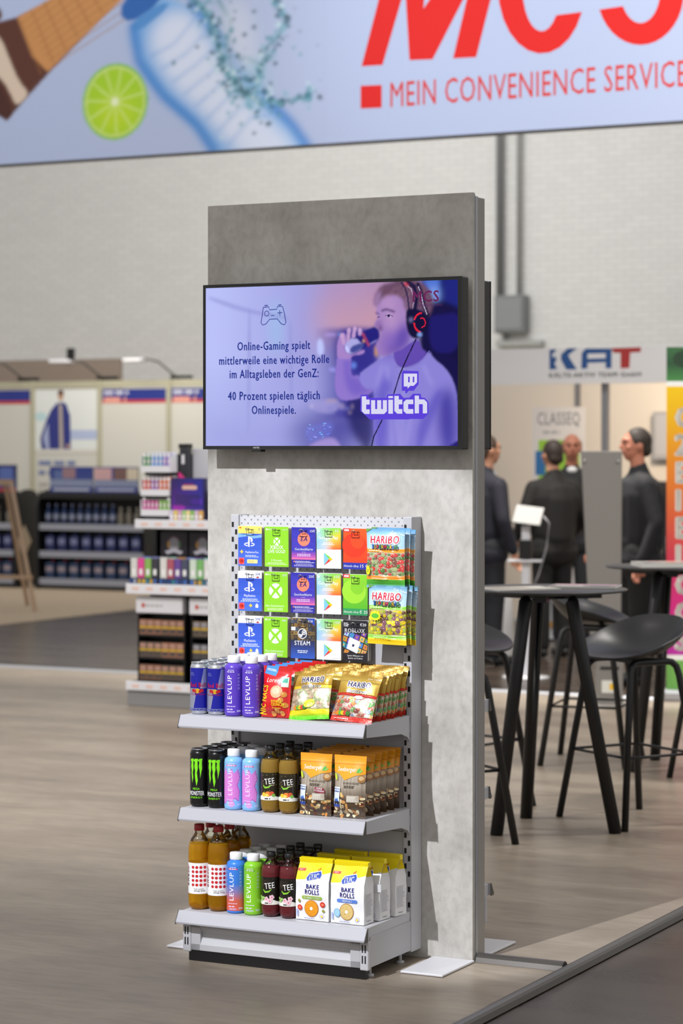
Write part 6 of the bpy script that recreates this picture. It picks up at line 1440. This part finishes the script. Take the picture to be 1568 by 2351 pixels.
def far_bottle(kind):
    b = thing('bottle', '', 'bottle', (0, 0, 0), -TH)
    if kind == 0: B().lathe([(.034, 0), (.036, .01), (.036, .15), (.014, .19), (.014, .215)], 14).build('bottle_body', mat('far_blue', '14366e', .3), b); B().lathe([(.017, .216), (.017, .245), (.001, .246)], 12).build('cap', mat('far_cap', '8a94b8', .4), b); B().lathe([(.0368, .05), (.0368, .125)], 14).build('label_band', mat('far_label', 'a8b0cc', .5), b)
    if kind == 1: B().box(-.06, .06, -.04, .04, 0, .19).build('canister', mat('far_navy', '26306a', .4), b, bevel=.01); B().box(-.045, .045, -.043, -.0405, .09, .16).build('label_band', mat('far_label2', '8a92c0', .5), b); B().lathe([(.02, .191), (.02, .215), (.001, .216)], 12).build('cap', mat('far_cap2', '4a568c', .4), b)
    if kind == 2: B().box(-.06, .06, -.045, .045, 0, .20).build('canister', mat('far_steel', '2c4670', .4), b, bevel=.012); B().box(-.05, .05, -.048, -.0455, .09, .15).build('label_band', mat('far_label3', 'a89ca8', .5), b); B().lathe([(.022, .201), (.022, .235), (.001, .236)], 12, c=(.025, 0)).build('cap', mat('far_red', '8a2430', .4), b)
    if kind == 3: B().lathe([(.036, 0), (.038, .01), (.038, .13), (.02, .16), (.018, .19)], 14).build('bottle_body', mat('far_grey', '8a8478', .4), b); B().lathe([(.02, .191), (.02, .21), (.001, .211)], 12).build('cap', mat('far_white', 'c8c4bc', .4), b)
    return b
FB = [None]*4; OR3 = ['first', 'second', 'third', 'fourth', 'fifth', 'sixth', 'seventh', 'eighth', 'ninth', 'tenth', 'eleventh', 'twelfth']
def fput(kind, gx, gy, x, y, z, label, group):
    if FB[kind] is None: o = FB[kind] = far_bottle(kind)
    else: o = dup(FB[kind])
    o.location = W(gx+x, gy+y, z); o.rotation_euler = (0, 0, -TH); o['label'] = label; o['group'] = group
for k in range(12): fput(0 if k < 9 else 3, gx, gy, .07+k*.112, .09, .757, '%s blue bottle from the easel end of the top rack shelf' % OR3[k] if k < 9 else 'grey bottle at the end of the top rack shelf', 'blue bottles on the top rack shelf' if k < 9 else 'grey bottles on the top rack shelf')
for k in range(8): fput(1, gx, gy, .11+k*.17, .09, .437, '%s navy canister from the easel end of the middle rack shelf' % OR3[k], 'navy canisters on the middle rack shelf')
for k in range(8): fput(2, gx, gy, .11+k*.17, .09, .117, '%s red-capped canister from the easel end of the bottom rack shelf' % OR3[k], 'canisters on the bottom rack shelf')
def stand_poster(x, y, w, z0, h, label, base, blobs):
    p = grid_thing('counter_poster', label, 'poster', x, y, z0, 'posters standing on the racks')
    B().box(0, w, 0, .02, 0, h).build('board', mat('poster_edge', '30343c', .5), p); a = Art(1.); a.ramp(0, 0, w, h, base)
    for x0, z0_, x1, z1_, c in blobs: a.rect(x0*w, z0_*h, x1*w, z1_*h, c)
    a.build('poster_print', M_PRINT, p, lambda q, r, s: (q, -.001-s, r), eps=.0003)
PB = [(0, '2c3a88'), (.22, '2c3a88'), (.22, '8a94b4'), (.5, '8a94b4'), (.5, '3a4a90'), (1, '2a3a8a')]
stand_poster(gx+.08, gy+.1, .60, 1.137, .30, 'blue poster with a skyline picture on the black rack, beside the white gap', PB, [(.1, .5, .5, .85, '5a6ea4'), (.3, .55, .6, .95, '9a7a84'), (.08, .06, .92, .16, 'c4c8dc')])
stand_poster(gx+.70, gy+.1, .60, 1.137, .30, 'blue poster with a red and white mark on the black rack', PB, [(.0, .5, .4, .95, 'd0a8ac'), (.45, .5, .75, .95, '7a5c58'), (.75, .5, 1, .95, 'd8ccb8'), (.08, .06, .92, .16, 'b8bcd8')])
ex, ey = -14.55, 16.5
GE = gondola('black goods rack with a rounded end panel beside the leaning easel', ex, ey, 1.25)
stand_poster(ex+.25, ey+.1, .95, 1.137, .32, 'blue and red poster of bottles on the rack with the rounded end', [(0, 'b83a40'), (.14, 'b83a40'), (.14, '3a4a8a'), (1, '26306e')], [(.3, .2, .7, .7, '7a88b0'), (.75, .3, .95, .9, '5a70b8')])
for j, z in enumerate((.757, .437, .117)):
    for k in range(7): fput((3, 1, 2)[j], ex, ey, .12+k*.165, .09, z, ('grey bottle on the top shelf of the rounded rack', 'navy canister on the middle shelf of the rounded rack', 'steel blue canister on the bottom shelf of the rounded rack')[j], 'goods on shelf %s of the rounded rack' % ('one', 'two', 'three')[j])
d0 = grid_thing('cutout_board', 'small tan diamond board in place of a cutout in the rounded black end panel', 'sign', ex+1.32, ey-.06, .006)  # board added where the end panel has a diamond-shaped cutout
B().prism([(0, .55), (.10, .74), (.20, .55), (.10, .36)], 0, .02).build('diamond_board', mat('board_tan', '9a8a74', .5), d0); 
B().box(.09, .11, .021, .03, 0, .5).build('board_post', mk, d0)
# easel board leaning open in front
t = grid_thing('easel_stand', 'tan wooden A-frame easel standing before the black racks', 'easel', -10.74, 13.19, .006, turn=.1)
mwd = mat('easel_wood', 'b0947a', .5)
for p, q in (((.0, 0, 0), (-.42, .25, 1.30)), ((-1.0, 0, 0), (-.58, .25, 1.30)), ((-.5, .75, 0), (-.5, .27, 1.30))): B().cap(p, q, .022, .022, 8).build('leg', mwd, t)
B().box(-.95, -.06, .03, .06, .32, .36).build('ledge', mwd, t); B().box(-.60, -.40, .23, .27, 1.27, 1.33).build('head', mwd, t)
